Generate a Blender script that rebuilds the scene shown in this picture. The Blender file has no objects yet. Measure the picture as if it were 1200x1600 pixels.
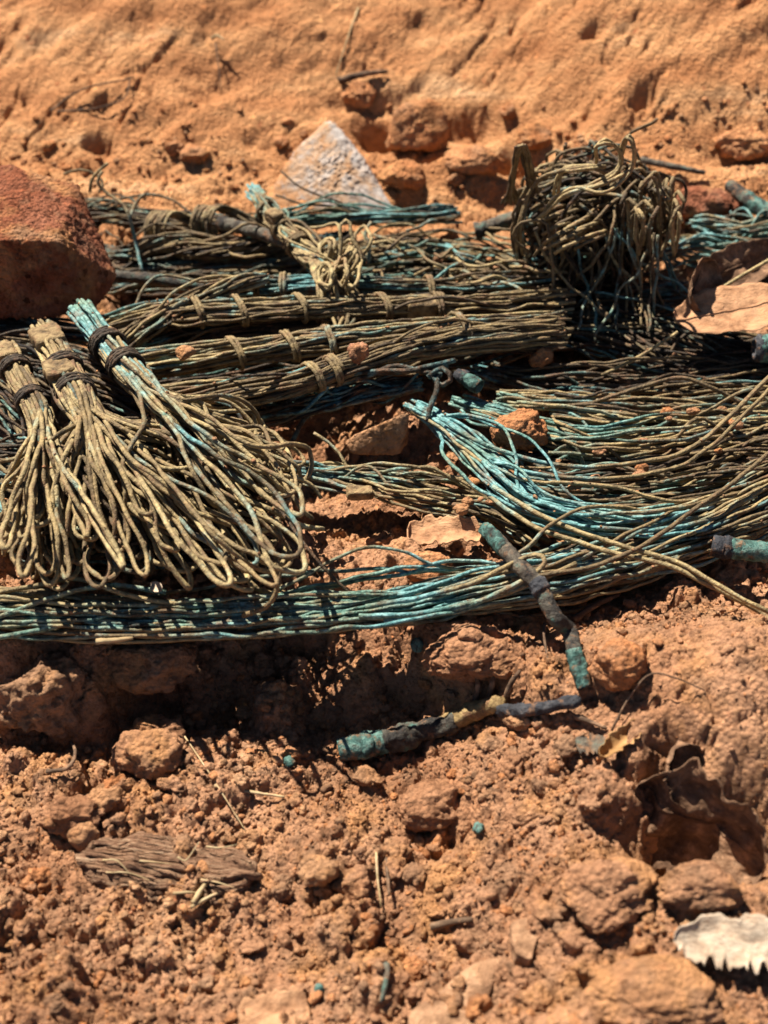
import bpy, bmesh, math, random
import numpy as np
from mathutils import Vector

# ------------------------------------------------------------------ camera, sky, sun, exposure
S = 0.01                                   # lengths below are in centimetres
scene = bpy.context.scene
PITCH = math.radians(40.0); VF = math.radians(42.0)
CAM = np.array([0.0, -37.2, 31.2])
cd = bpy.data.cameras.new('camera'); cam = bpy.data.objects.new('camera', cd)
scene.collection.objects.link(cam); scene.camera = cam
cam.location = CAM * S
cam.rotation_euler = (math.pi / 2 - PITCH, 0, 0)
cd.sensor_fit = 'VERTICAL'; cd.sensor_height = 24.0
cd.lens = 12.0 / math.tan(VF / 2)
cd.clip_start = 0.01; cd.clip_end = 100.0
cd.dof.use_dof = True; cd.dof.focus_distance = 0.475; cd.dof.aperture_fstop = 7.5

SUN_EL = math.radians(57.0)
to_sun_h = Vector((-0.66, 0.75)).normalized()
to_sun = Vector((to_sun_h.x * math.cos(SUN_EL), to_sun_h.y * math.cos(SUN_EL), math.sin(SUN_EL)))
world = bpy.data.worlds.new('World'); scene.world = world; world.use_nodes = True
wn = world.node_tree.nodes; wl = world.node_tree.links
bg = wn['Background']; sky = wn.new('ShaderNodeTexSky'); sky.sky_type = 'NISHITA'
sky.sun_disc = False; sky.sun_elevation = SUN_EL
sky.altitude = 1200.0; sky.air_density = 0.5; sky.dust_density = 0.3   # clear, deep blue highland sky
sky.sun_rotation = math.atan2(to_sun.x, to_sun.y)
wl.new(sky.outputs[0], bg.inputs[0]); bg.inputs[1].default_value = 0.05
sd = bpy.data.lights.new('sun', 'SUN'); sun = bpy.data.objects.new('sun', sd)
scene.collection.objects.link(sun)
sd.energy = 5.0; sd.angle = math.radians(0.53); sd.color = (1.0, 0.95, 0.86)
sun.rotation_euler = to_sun.to_track_quat('Z', 'Y').to_euler()
vs = scene.view_settings
vs.view_transform = 'Standard'; vs.look = 'None'; vs.gamma = 1.0; vs.exposure = 1.25
vs.use_curve_mapping = False
scene.render.engine = 'CYCLES'
scene.cycles.max_bounces = 4; scene.cycles.diffuse_bounces = 1
scene.cycles.use_denoising = True

random.seed(7); rng = np.random.default_rng(11)

# ------------------------------------------------------------------ where a ray of the picture meets a level
FWD = np.array([0, math.cos(PITCH), -math.sin(PITCH)]); UP = np.array([0, math.sin(PITCH), math.cos(PITCH)])
RT = np.array([1.0, 0, 0]); TV = math.tan(VF / 2)
def ray(px, py):
    return FWD + (px - 600) / 800 * TV * RT + (800 - py) / 800 * TV * UP
def P(px, py, z):
    d = ray(px, py); return CAM + d * ((z - CAM[2]) / d[2])

# ------------------------------------------------------------------ noise
_perm = np.random.default_rng(3).permutation(256); _perm = np.concatenate([_perm, _perm, _perm])
_grad = np.random.default_rng(4).normal(size=(256, 3)); _grad /= np.linalg.norm(_grad, axis=1)[:, None]
def perlin(p):
    i = np.floor(p).astype(int); f = p - i; i &= 255
    u = f * f * f * (f * (f * 6 - 15) + 10); out = 0
    for dx in (0, 1):
        for dy in (0, 1):
            for dz in (0, 1):
                h = _perm[_perm[_perm[(i[..., 0] + dx) & 255] + ((i[..., 1] + dy) & 255)] + ((i[..., 2] + dz) & 255)]
                g = _grad[h]
                d = g[..., 0] * (f[..., 0] - dx) + g[..., 1] * (f[..., 1] - dy) + g[..., 2] * (f[..., 2] - dz)
                w = (u[..., 0] if dx else 1 - u[..., 0]) * (u[..., 1] if dy else 1 - u[..., 1]) * (u[..., 2] if dz else 1 - u[..., 2])
                out = out + d * w
    return out
def fbm(p, octv=4, gain=.5):
    a = 1.0; s = 0; q = np.array(p, float)
    for _ in range(octv):
        s = s + a * perlin(q); a *= gain; q = q * 2.03 + 17.3
    return s
def h2(i, j, k):
    return (_perm[_perm[(i & 255)] + (j & 255)] * 7 + k * 61) & 255
_rt = np.random.default_rng(9).random((256, 4))
def pack2(x, y, cell, seed, lo=.28, hi=.62):
    """domes packed on a jittered grid: crumbs lying side by side"""
    X = x / cell + seed * 3.7; Y = y / cell - seed * 1.9
    i = np.floor(X).astype(int); j = np.floor(Y).astype(int); best = np.zeros_like(X)
    for di in (-1, 0, 1):
        for dj in (-1, 0, 1):
            r = _rt[h2(i + di, j + dj, seed)]
            dx = X - (i + di + r[..., 0]); dy = Y - (j + dj + r[..., 1])
            rr = lo + (hi - lo) * r[..., 2]; e = .8 + .5 * r[..., 3]
            d = (dx * e) ** 2 + (dy / e) ** 2
            best = np.maximum(best, np.sqrt(np.maximum(0, rr * rr - d)))
    return best * cell
def pack3(p, cell, seed):
    q = p / cell + seed * 5.1; i = np.floor(q).astype(int); best = np.full(q.shape[:-1], 9.0)
    for a in (-1, 0, 1):
        for b in (-1, 0, 1):
            for c in (-1, 0, 1):
                h = _perm[_perm[_perm[(i[..., 0] + a) & 255] + ((i[..., 1] + b) & 255)] + ((i[..., 2] + c) & 255)]
                r = _rt[(h + seed * 13) & 255]
                d = ((q - (i + np.array([a, b, c]) + r[..., :3])) ** 2).sum(-1)
                best = np.minimum(best, d)
    return np.sqrt(best) * cell
def sst(a, b, x):
    t = np.clip((x - a) / (b - a), 0, 1); return t * t * (3 - 2 * t)

# ------------------------------------------------------------------ materials
def new_mat(name):
    m = bpy.data.materials.new(name); m.use_nodes = True
    nt = m.node_tree; b = nt.nodes['Principled BSDF']
    b.inputs['Roughness'].default_value = .9
    b.inputs['Specular IOR Level'].default_value = .25
    return m, nt, b
def N(nt, t, **k):
    n = nt.nodes.new(t)
    for a, v in k.items():
        if a in n.inputs.keys(): n.inputs[a].default_value = v
        else: setattr(n, a, v)
    return n
def ramp(nt, fac, stops, interp='LINEAR'):
    r = nt.nodes.new('ShaderNodeValToRGB'); r.color_ramp.interpolation = interp
    e = r.color_ramp.elements
    while len(e) < len(stops): e.new(.5)
    for el, (p, c) in zip(e, stops):
        el.position = p; el.color = (*c, 1) if len(c) == 3 else c
    nt.links.new(fac, r.inputs[0]); return r.outputs[0]
def mix(nt, fac, a, b, mode='MIX'):
    n = nt.nodes.new('ShaderNodeMix'); n.data_type = 'RGBA'; n.blend_type = mode
    for s, v in ((0, fac), (6, a), (7, b)):
        if isinstance(v, (int, float)): n.inputs[s].default_value = v
        elif isinstance(v, tuple): n.inputs[s].default_value = (*v, 1)
        else: nt.links.new(v, n.inputs[s])
    return n.outputs[2]
def noise(nt, vec, scale, detail=4, rough=.55, dist=0):
    n = N(nt, 'ShaderNodeTexNoise', Scale=scale, Detail=detail, Roughness=rough, Distortion=dist)
    if vec is not None: nt.links.new(vec, n.inputs['Vector'])
    return n.outputs[0]
def pos(nt, scale=None, rot=None):
    g = nt.nodes.new('ShaderNodeNewGeometry')
    if scale is None: return g.outputs['Position']
    m = nt.nodes.new('ShaderNodeMapping'); m.inputs['Scale'].default_value = scale
    if rot: m.inputs['Rotation'].default_value = rot
    nt.links.new(g.outputs['Position'], m.inputs[0]); return m.outputs[0]
def bump(nt, b, h, dist, strength=1.0):
    n = N(nt, 'ShaderNodeBump', Strength=strength, Distance=dist)
    nt.links.new(h, n.inputs['Height']); nt.links.new(n.outputs[0], b.inputs['Normal'])

def soil_mat(name, cols, speck=.5, grain=1.0, bank=None):
    """cols: dark, mid, light, warm tones of the earth itself"""
    m, nt, b = new_mat(name); v = pos(nt)
    c = ramp(nt, noise(nt, v, 22, 6, .6), [(.28, cols[0]), (.45, cols[1]), (.62, cols[2]), (.78, cols[3])])
    c = mix(nt, ramp(nt, noise(nt, v, 48, 4, .6, .4), [(.5, (0, 0, 0)), (.66, (.75, .75, .75))]), c, (.54, .26, .105))
    c = mix(nt, ramp(nt, noise(nt, pos(nt, (1.1, 1.1, 1.1), (.4, .2, .9)), 70, 4, .6), [(.52, (0, 0, 0)), (.68, (.7, .7, .7))]), c, (.33, .185, .105))
    f = noise(nt, v, 260, 5, .7)
    c = mix(nt, .75, c, ramp(nt, f, [(.28, (.30, .27, .25)), (.5, (1, 1, 1)), (.72, (1.45, 1.4, 1.35))]), 'MULTIPLY')
    if bank:
        # the cut bank is cleaner, more orange earth than the trodden crumbs in front
        sx = nt.nodes.new('ShaderNodeSeparateXYZ'); nt.links.new(v, sx.inputs[0])
        mr = N(nt, 'ShaderNodeMapRange'); mr.inputs[1].default_value = .19; mr.inputs[2].default_value = .27
        ad = N(nt, 'ShaderNodeMath', operation='ADD'); nt.links.new(sx.outputs[1], ad.inputs[0])
        ml = N(nt, 'ShaderNodeMath', operation='MULTIPLY'); ml.inputs[1].default_value = .08
        nt.links.new(noise(nt, v, 30, 3), ml.inputs[0]); nt.links.new(ml.outputs[0], ad.inputs[1])
        nt.links.new(ad.outputs[0], mr.inputs[0])
        st = noise(nt, pos(nt, (9, 30, 30), (0, 0, .7)), 1.6, 5, .62)
        bc = ramp(nt, st, [(.28, bank[0]), (.46, bank[1]), (.6, bank[2]), (.75, bank[3])])
        bc = mix(nt, .75, bc, ramp(nt, f, [(.25, (.55, .5, .46)), (.5, (1, 1, 1)), (.75, (1.25, 1.2, 1.1))]), 'MULTIPLY')
        c = mix(nt, mr.outputs[0], c, bc)
    # mineral specks: pale and near-black grains
    vo = N(nt, 'ShaderNodeTexVoronoi', Scale=420.0); nt.links.new(v, vo.inputs['Vector'])
    sp = ramp(nt, vo.outputs['Color'], [(.0, (.10, .08, .07)), (.09, (.1, .08, .07)), (.13, (.5, .5, .5)), (.90, (.5, .5, .5)), (.95, (.9, .82, .74))])
    c = mix(nt, speck, c, sp, 'OVERLAY')
    nt.links.new(c, b.inputs['Base Color'])
    vg = N(nt, 'ShaderNodeTexVoronoi', Scale=620.0); nt.links.new(v, vg.inputs['Vector'])
    sb = N(nt, 'ShaderNodeMath', operation='SUBTRACT'); nt.links.new(noise(nt, v, 800, 6, .8), sb.inputs[0]); nt.links.new(vg.outputs['Distance'], sb.inputs[1])
    bump(nt, b, sb.outputs[0], .0016 * grain)
    b.inputs['Roughness'].default_value = .97; b.inputs['Specular IOR Level'].default_value = .1
    return m
M = {}
FRONT = [(.28, .126, .062), (.42, .205, .105), (.51, .265, .145), (.56, .285, .135)]
BANK = [(.36, .145, .058), (.51, .228, .096), (.60, .295, .13), (.68, .40, .21)]
M['ground'] = soil_mat('red_earth', FRONT, bank=BANK)
M['soil'] = soil_mat('crumbly_earth', FRONT)
M['soil_orange'] = soil_mat('orange_earth', [(.36, .130, .050), (.50, .205, .082), (.57, .262, .12), (.6, .275, .11)])
M['soil_grey'] = soil_mat('greyish_earth', [(.18, .095, .052), (.31, .165, .09), (.41, .225, .125), (.48, .28, .16)])
M['soil_red'] = soil_mat('red_clay', [(.12, .036, .017), (.24, .076, .036), (.37, .145, .08), (.64, .42, .33)], speck=.9)
M['soil_tan'] = soil_mat('tan_earth', [(.36, .175, .08), (.50, .255, .125), (.56, .31, .165), (.6, .345, .19)], speck=.4)

def quartz_mat():
    m, nt, b = new_mat('quartz'); v = pos(nt)
    tc = nt.nodes.new('ShaderNodeTexCoord'); sx = nt.nodes.new('ShaderNodeSeparateXYZ'); nt.links.new(tc.outputs['Object'], sx.inputs[0])
    st = N(nt, 'ShaderNodeMath', operation='MULTIPLY_ADD'); nt.links.new(sx.outputs[0], st.inputs[0]); st.inputs[1].default_value = 6.0; nt.links.new(noise(nt, v, 60, 6, .7, .5), st.inputs[2])
    c = ramp(nt, st.outputs[0], [(.38, (.46, .22, .09)), (.47, (.48, .30, .18)), (.55, (.45, .36, .30)), (.7, (.54, .48, .43))])
    c = mix(nt, ramp(nt, noise(nt, v, 150, 5, .7), [(.36, (1, 1, 1)), (.46, (0, 0, 0))]), c, (.42, .33, .27))
    nt.links.new(c, b.inputs['Base Color']); bump(nt, b, noise(nt, v, 220, 6, .7), .002); b.inputs['Roughness'].default_value = .7
    return m
M['quartz'] = quartz_mat()

def wire_mat():
    m, nt, b = new_mat('corroded_wire'); v = pos(nt)
    at = N(nt, 'ShaderNodeAttribute', attribute_name='patina'); sp = nt.nodes.new('ShaderNodeSeparateColor')
    nt.links.new(at.outputs['Color'], sp.inputs[0])
    n1 = noise(nt, v, 150, 5, .72); n2 = noise(nt, v, 420, 4, .7); n3 = noise(nt, v, 45, 3, .6)
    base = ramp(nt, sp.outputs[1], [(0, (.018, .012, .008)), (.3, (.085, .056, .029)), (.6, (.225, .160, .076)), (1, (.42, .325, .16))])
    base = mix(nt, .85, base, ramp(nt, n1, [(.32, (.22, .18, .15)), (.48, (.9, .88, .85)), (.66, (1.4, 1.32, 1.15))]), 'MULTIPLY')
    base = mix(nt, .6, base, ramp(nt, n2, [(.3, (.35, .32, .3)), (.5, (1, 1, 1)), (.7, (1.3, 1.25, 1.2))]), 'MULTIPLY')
    blue = ramp(nt, n2, [(.3, (.022, .075, .078)), (.46, (.075, .235, .24)), (.64, (.24, .46, .45))])
    green = ramp(nt, n2, [(.3, (.016, .045, .036)), (.46, (.065, .165, .13)), (.64, (.24, .37, .29))])
    ver = mix(nt, ramp(nt, noise(nt, v, 26, 2, .5), [(.44, (0, 0, 0)), (.58, (1, 1, 1))]), green, blue)
    # where the green takes hold: share carried by the wire, broken up by noise
    ad = N(nt, 'ShaderNodeMath', operation='MULTIPLY_ADD'); nt.links.new(sp.outputs[0], ad.inputs[0]); ad.inputs[1].default_value = .85; nt.links.new(n3, ad.inputs[2])
    ad2 = N(nt, 'ShaderNodeMath', operation='ADD'); nt.links.new(ad.outputs[0], ad2.inputs[0])
    k = N(nt, 'ShaderNodeMath', operation='MULTIPLY'); k.inputs[1].default_value = 1.25; nt.links.new(n1, k.inputs[0]); nt.links.new(k.outputs[0], ad2.inputs[1])
    mr = N(nt, 'ShaderNodeMapRange'); nt.links.new(ad2.outputs[0], mr.inputs[0])
    mr.inputs[1].default_value = 1.29; mr.inputs[2].default_value = 1.66; mr.inputs[4].default_value = .9
    c = mix(nt, mr.outputs[0], base, ver)
    # dust of the red earth in the grooves
    c = mix(nt, ramp(nt, noise(nt, v, 130, 5, .75), [(.52, (0, 0, 0)), (.66, (.7, .7, .7))]), c, (.20, .10, .05))
    nt.links.new(c, b.inputs['Base Color'])
    bump(nt, b, n2, .0014); b.inputs['Roughness'].default_value = .72; b.inputs['Specular IOR Level'].default_value = .3
    return m
M['wire'] = wire_mat()

def patina_mat(name, stops, scale=120, rough=.7, dist=0.4):
    m, nt, b = new_mat(name); v = pos(nt)
    c = ramp(nt, noise(nt, v, scale, 6, .68, dist), stops)
    c = mix(nt, ramp(nt, noise(nt, v, 200, 4, .7), [(.55, (0, 0, 0)), (.66, (.8, .8, .8))]), c, (.24, .12, .058))
    nt.links.new(c, b.inputs['Base Color']); bump(nt, b, noise(nt, v, 380, 5, .7), .0018)
    b.inputs['Roughness'].default_value = rough; return m
M['tube_green'] = patina_mat('green_patina', [(.36, (.014, .014, .012)), (.44, (.03, .055, .045)), (.52, (.055, .13, .108)), (.59, (.135, .23, .19)), (.66, (.05, .042, .03))], 190)
M['tube_dark'] = patina_mat('dark_patina', [(.34, (.010, .009, .009)), (.46, (.034, .028, .022)), (.56, (.082, .068, .05)), (.66, (.06, .125, .10))], 170)
M['tube_grey'] = patina_mat('grey_patina', [(.34, (.022, .017, .014)), (.45, (.07, .055, .04)), (.56, (.145, .12, .085)), (.66, (.075, .13, .10))], 170)
M['char'] = patina_mat('blackened_fibre', [(.3, (.012, .012, .014)), (.5, (.04, .04, .045)), (.65, (.09, .085, .085)), (.8, (.2, .16, .11))])
M['fibre'] = patina_mat('tan_fibre', [(.34, (.06, .036, .016)), (.45, (.20, .125, .05)), (.58, (.33, .22, .09)), (.72, (.4, .28, .13))], 230)
M['card'] = patina_mat('old_card', [(.36, (.07, .045, .022)), (.46, (.19, .12, .055)), (.56, (.29, .195, .09)), (.7, (.36, .25, .12))], 190)

def streak_mat(name, cols, sc=(40, 400, 400), rough=.85, bd=.001, dust=.6):
    m, nt, b = new_mat(name)
    tc = nt.nodes.new('ShaderNodeTexCoord'); mp = nt.nodes.new('ShaderNodeMapping'); mp.inputs['Scale'].default_value = sc
    nt.links.new(tc.outputs['Object'], mp.inputs[0]); n = noise(nt, mp.outputs[0], 1.0, 6, .65)
    c = ramp(nt, n, [(.3, cols[0]), (.45, cols[1]), (.58, cols[2]), (.72, cols[3])])
    ob = tc.outputs['Object']; st = noise(nt, ob, 130, 5, .7)
    c = mix(nt, .7, c, ramp(nt, st, [(.34, (.38, .34, .30)), (.5, (1, 1, 1)), (.66, (1.2, 1.17, 1.12))]), 'MULTIPLY')
    c = mix(nt, ramp(nt, noise(nt, ob, 210, 5, .75), [(.52, (0, 0, 0)), (.64, (dust,) * 3)]), c, (.40, .215, .115))
    nt.links.new(c, b.inputs['Base Color']); ad = N(nt, 'ShaderNodeMath', operation='ADD'); nt.links.new(n, ad.inputs[0]); nt.links.new(st, ad.inputs[1])
    bump(nt, b, ad.outputs[0], bd); b.inputs['Roughness'].default_value = rough
    return m
M['bark'] = streak_mat('bark', [(.075, .034, .018), (.25, .125, .068), (.40, .235, .135), (.56, .39, .25)], (55, 1100, 1100), bd=.003, dust=.35)
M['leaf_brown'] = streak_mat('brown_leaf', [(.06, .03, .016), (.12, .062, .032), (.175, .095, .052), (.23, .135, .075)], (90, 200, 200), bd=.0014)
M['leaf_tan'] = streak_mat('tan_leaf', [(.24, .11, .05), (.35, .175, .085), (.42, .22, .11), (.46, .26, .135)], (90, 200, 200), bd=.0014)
M['leaf_pale'] = streak_mat('bleached_leaf', [(.32, .215, .135), (.42, .31, .215), (.48, .375, .27), (.52, .42, .32)], (120, 300, 300), bd=.0012, dust=.4)
M['leaf_ochre'] = streak_mat('ochre_leaf', [(.22, .105, .036), (.31, .16, .056), (.36, .20, .076), (.39, .23, .095)], (80, 240, 240), bd=.0004)
M['straw'] = streak_mat('straw', [(.26, .17, .08), (.37, .26, .13), (.44, .33, .18), (.5, .4, .24)], (60, 300, 300), bd=.0004)
M['root'] = streak_mat('dry_root', [(.04, .022, .013), (.09, .052, .03), (.14, .085, .05), (.2, .13, .08)], (60, 300, 300), bd=.0006)
M['slab'] = streak_mat('flat_stone', [(.19, .095, .05), (.29, .155, .08), (.36, .20, .108), (.41, .24, .135)], (160, 160, 160), bd=.0022, dust=.8)

# ------------------------------------------------------------------ object helpers
COL = scene.collection
def tag(o, label, cat, group=None, kind=None):
    if label: o['label'] = label
    if cat: o['category'] = cat
    if group: o['group'] = group
    if kind: o['kind'] = kind
    return o
def mesh_from(name, V, F, mat, base=(0, 0, 0), smooth=True):
    """V in cm (numpy), F list/array of faces; base in cm"""
    me = bpy.data.meshes.new(name); V = (np.asarray(V, float) - np.asarray(base, float)) * S
    if isinstance(F, np.ndarray):
        k = F.shape[1]; n = len(F)
        me.vertices.add(len(V)); me.vertices.foreach_set('co', V.astype(np.float32).ravel())
        me.loops.add(n * k); me.loops.foreach_set('vertex_index', F.astype(np.int32).ravel())
        me.polygons.add(n); me.polygons.foreach_set('loop_start', np.arange(0, n * k, k, dtype=np.int32))
        me.update(calc_edges=True)
    else:
        me.from_pydata(V.tolist(), [], F)
    me.materials.append(mat)
    if smooth: me.polygons.foreach_set('use_smooth', np.ones(len(me.polygons), bool))
    me.update(); return me
def link(name, me, parent=None, loc=None):
    o = bpy.data.objects.new(name, me); COL.objects.link(o)
    if parent is not None: o.parent = parent
    if loc is not None: o.location = np.asarray(loc, float) * S
    return o
def empty(name, base):
    o = bpy.data.objects.new(name, None); COL.objects.link(o); o.location = np.asarray(base, float) * S
    o.empty_display_size = .01; return o
def patina(me, ver, tone, k=0.0):
    a = me.color_attributes.new('patina', 'FLOAT_COLOR', 'POINT')
    d = np.ones((len(me.vertices), 4), np.float32); d[:, 0] = ver; d[:, 1] = tone; d[:, 2] = k
    a.data.foreach_set('color', d.ravel())

# ------------------------------------------------------------------ the ground: ledge, hollow, mound and cut bank in one sheet
def gauss(x, y, c, rx, ry, h):
    return h * np.exp(-((x - c[0]) / rx) ** 2 - ((y - c[1]) / ry) ** 2)
BUMPS = []
def gb(px, py, z, rx, ry, h): BUMPS.append((P(px, py, z), rx, ry, h))
gb(430, 1075, -4, 3.4, 1.9, -3.0)          # hollow under the overhang
gb(1160, 1140, -1.0, 4.4, 3.2, 3.0)        # mound beside the broken tube
gb(1110, 1345, -2.2, 2.3, 1.15, -3.2); gb(1040, 1225, -1.5, .9, .8, -1.4); gb(1080, 1430, -2.5, 3.2, 1.6, .9)         # hole with the curled leaf
gb(960, 1090, -2, 1.6, 1.3, .8)
gb(740, 1060, -2, 2.0, 1.2, .7)
gb(500, 1290, -3, 2.6, 1.6, .5); gb(230, 1250, -3.5, 2.4, 1.6, .5)
gb(690, 1300, -3, .9, .6, -.7)
gb(570, 890, -.5, 2.4, 1.4, .25)
gb(760, 745, -.2, 2.2, 1.0, .65); gb(920, 690, 0, 2.0, .9, .7); gb(640, 735, -.2, 2.2, .8, .4)
gb(480, 665, -.8, 2.4, 1.2, -.9)
gb(700, 265, 1.2, 2.6, 1.8, 1.5); gb(790, 208, 2.5, 1.2, .7, -2.2); gb(690, 245, 1.5, .9, .5, -2.0); gb(590, 200, 2.0, .9, .5, -1.5)
gb(1150, 275, 1.2, 2.2, .9, -1.0); gb(1010, 120, 5, .45, .4, -.9); gb(930, 45, 6, .5, .35, -.7); gb(730, 150, 3.5, 2.4, .7, -.9); gb(640, 250, 1.4, 1.4, .5, -1.2)
gb(330, 110, 4, 2.6, 1.6, -1.0); gb(160, 215, 2, .7, .5, -.8); gb(70, 290, .5, 2.5, 2, .5)
gb(560, 135, 3.6, 2.2, .5, -.7); gb(390, 200, 2.6, .5, .4, -.5); gb(1100, 210, 3, 2.5, 1.4, -.7)
def macro(x, y):
    front = -3.4 + 1.9 * sst(.5, 6.5, x) + .03 * (y + 12)
    edge = -5.2 - .8 * sst(0, 6, x) + .5 * np.sin(x * .8 + 1) + .35 * np.sin(x * 2.1)
    k = sst(edge - 2.2 - 1.5 * sst(1, 6, x), edge, y)
    z = front * (1 - k) + (-.7) * k
    z = z + .03 * np.maximum(0, y - 2)
    b0 = 22.5 + 1.2 * np.sin(x * .21 + .6) - 2.2 * sst(6, 16, x)
    t = np.maximum(0, y - b0)
    rise = .20 * t + (.36 + .06 * sst(4, 14, x)) * np.maximum(0, t - 4.0 + 3.0 * sst(3, 12, x)) - .30 * np.maximum(0, t - 40)
    z = z + rise
    z = z - 1.1 * sst(-2.5, 1.5, y) * (1 - sst(15, 20, y)) * (1 - .6 * sst(-2, 4, x) * (1 - sst(4, 8, y)))
    for c, rx, ry, h in BUMPS: z = z + gauss(x, y, c, rx, ry, h)
    # the sheet runs on, falling gently away from the trench on the camera's side
    return z
def axis(lo, hi, st, far, g=1.22):
    a = [lo]
    s = st
    while a[0] > far[0]: s *= g; a.insert(0, a[0] - s)
    b = list(np.arange(lo, hi + st, st)[1:]); s = st; a = a + b
    while a[-1] < far[1]: s *= g; a.append(a[-1] + s)
    return np.array(a)
xs = axis(-20.5, 20.5, .076, (-400, 400))
ya = axis(-21.5, 2, .07, (-400, 2)); yb = np.arange(2.08, 46, .135); yc = axis(46, 46.2, .1, (46, 500))[1:]
ys = np.concatenate([ya[ya <= 2.0], yb, yc])
GX, GY = np.meshgrid(xs, ys)
def detail(x, y, mz):
    q = np.stack([x, y, np.zeros_like(x)], -1)
    bank = sst(20, 27, y)
    lump = fbm(q * .16, 3); rough = sst(-.25, .35, fbm(q * .22 + 40, 3))
    smooth = np.clip(sst(6, 10.5, x) * (1 - sst(-8, -5, y)) * .9, 0, 1)
    wx = x + .35 * perlin(q * 1.7 + 3) + .09 * perlin(q * 5.5 + 13); wy = y + .35 * perlin(q * 1.7 + 71) + .09 * perlin(q * 5.5 + 31)
    loose = sst(-.25, .15, fbm(q * .3 + 77, 3)) * (1 - .85 * smooth)           # crumbly patches between trodden, powdery ones
    crumb = (1.1 * pack2(wx, wy, 1.9, 1, .12, .6) * rough * (1 - .85 * smooth) + .85 * pack2(wx + lump, wy, .75, 2, .15, .6) * (.15 + .85 * loose)
             + .8 * pack2(wx, wy + lump, .36, 3, .2, .6) * (.2 + .8 * loose) + .75 * pack2(wx, wy, .17, 4) * (.45 + .55 * loose))
    ridg = 1 - np.abs(fbm(q * .55 + 23, 3)) * 2.2
    zf = .9 * lump + crumb * .84 + .2 * fbm(q * 1.5, 4, .6) + .05 * perlin(q * 6.5) - .5 * np.maximum(0, ridg - .86) * 4 * (.4 + .6 * rough)
    # the bank: scraped earth with slanting tool marks, lumps and crevices
    r = np.stack([(x * .8 + y * .6) * .16, (x * -.6 + y * .8) * .5, np.zeros_like(x) + 5], -1)
    rg = 1 - np.abs(fbm(r * 1.3 + 8, 3)) * 2.4
    zb = .6 * fbm(r, 4, .5) + .4 * fbm(q * .4 + 60, 4, .5) - .8 * np.maximum(0, rg - .8) * 2.2 * sst(.0, .3, fbm(q * .12 + 4, 2) + .1) + .3 * pack2(wx, wy, 1.3, 5, .05, .5) * rough + .28 * pack2(wx, wy, .42, 6, .1, .55) + .06 * perlin(q * 4)
    far = np.clip((np.abs(x) - 24) / 20, 0, 1)
    return (zf * (1 - bank) + zb * bank) * (1 - far)
MZ = macro(GX, GY); GZ = MZ + detail(GX, GY, MZ)
# a step behind the camera and to the sides the ground is only gently rolling
def T(x, y):
    x = np.asarray(x, float); y = np.asarray(y, float)
    i = np.clip(np.searchsorted(xs, x) - 1, 0, len(xs) - 2); j = np.clip(np.searchsorted(ys, y) - 1, 0, len(ys) - 2)
    u = (x - xs[i]) / (xs[i + 1] - xs[i]); v = (y - ys[j]) / (ys[j + 1] - ys[j])
    return (GZ[j, i] * (1 - u) + GZ[j, i + 1] * u) * (1 - v) + (GZ[j + 1, i] * (1 - u) + GZ[j + 1, i + 1] * u) * v
def PG(px, py, dz=0.0):
    """where the ray of that pixel meets the ground"""
    d = ray(px, py); t = np.arange(20, 140, .05); q = CAM + d * t[:, None]
    k = np.argmax(q[:, 2] < T(q[:, 0], q[:, 1])); p = q[k].copy(); p[2] += dz; return p
# grit: single grains standing proud of the surface, finer than the crumbs
GRIT = (rng.random(GX.shape) ** 3 - .2) * np.where(GY < 20, .05, .07) * (np.abs(GX) < 21) * (GY < 46)
ny, nx = GX.shape
idx = np.arange(nx * ny).reshape(ny, nx)
F = np.stack([idx[:-1, :-1], idx[:-1, 1:], idx[1:, 1:], idx[1:, :-1]], -1).reshape(-1, 4)
g = link('ground', mesh_from('ground', np.stack([GX, GY, GZ + GRIT], -1).reshape(-1, 3), F, M['ground'], smooth=False))
tag(g, None, None, kind='structure')

# ------------------------------------------------------------------ tubes along a path
def spline(pts, n):
    p = np.asarray(pts, float); q = np.vstack([2 * p[0] - p[1], p, 2 * p[-1] - p[-2]])
    d = np.linalg.norm(np.diff(p[:, :3], axis=0), axis=1) ** .7 + 1e-6
    cum = np.concatenate([[0], np.cumsum(d)]) / d.sum()
    t = np.linspace(0, 1, n); s = np.clip(np.searchsorted(cum, t, side='right') - 1, 0, len(p) - 2)
    u = ((t - cum[s]) / (cum[s + 1] - cum[s]))[:, None]
    a, b, c, e = q[s], q[s + 1], q[s + 2], q[s + 3]
    return .5 * (2 * b + (c - a) * u + (2 * a - 5 * b + 4 * c - e) * u * u + (3 * b - a - 3 * c + e) * u ** 3)
def length(p): return float(np.linalg.norm(np.diff(p[:, :3], axis=0), axis=1).sum())
def frames(p):
    t = np.gradient(p, axis=0); t /= np.linalg.norm(t, axis=1)[:, None] + 1e-9
    n = np.zeros_like(t); a = np.array([0, 0, 1.0]) if abs(t[0, 2]) < .9 else np.array([1.0, 0, 0])
    v = a - t[0] * a.dot(t[0]); n[0] = v / np.linalg.norm(v)
    for i in range(1, len(p)):
        v = n[i - 1] - t[i] * n[i - 1].dot(t[i]); n[i] = v / (math.sqrt(v.dot(v)) + 1e-9)
    return t, n, np.cross(t, n)
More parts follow.
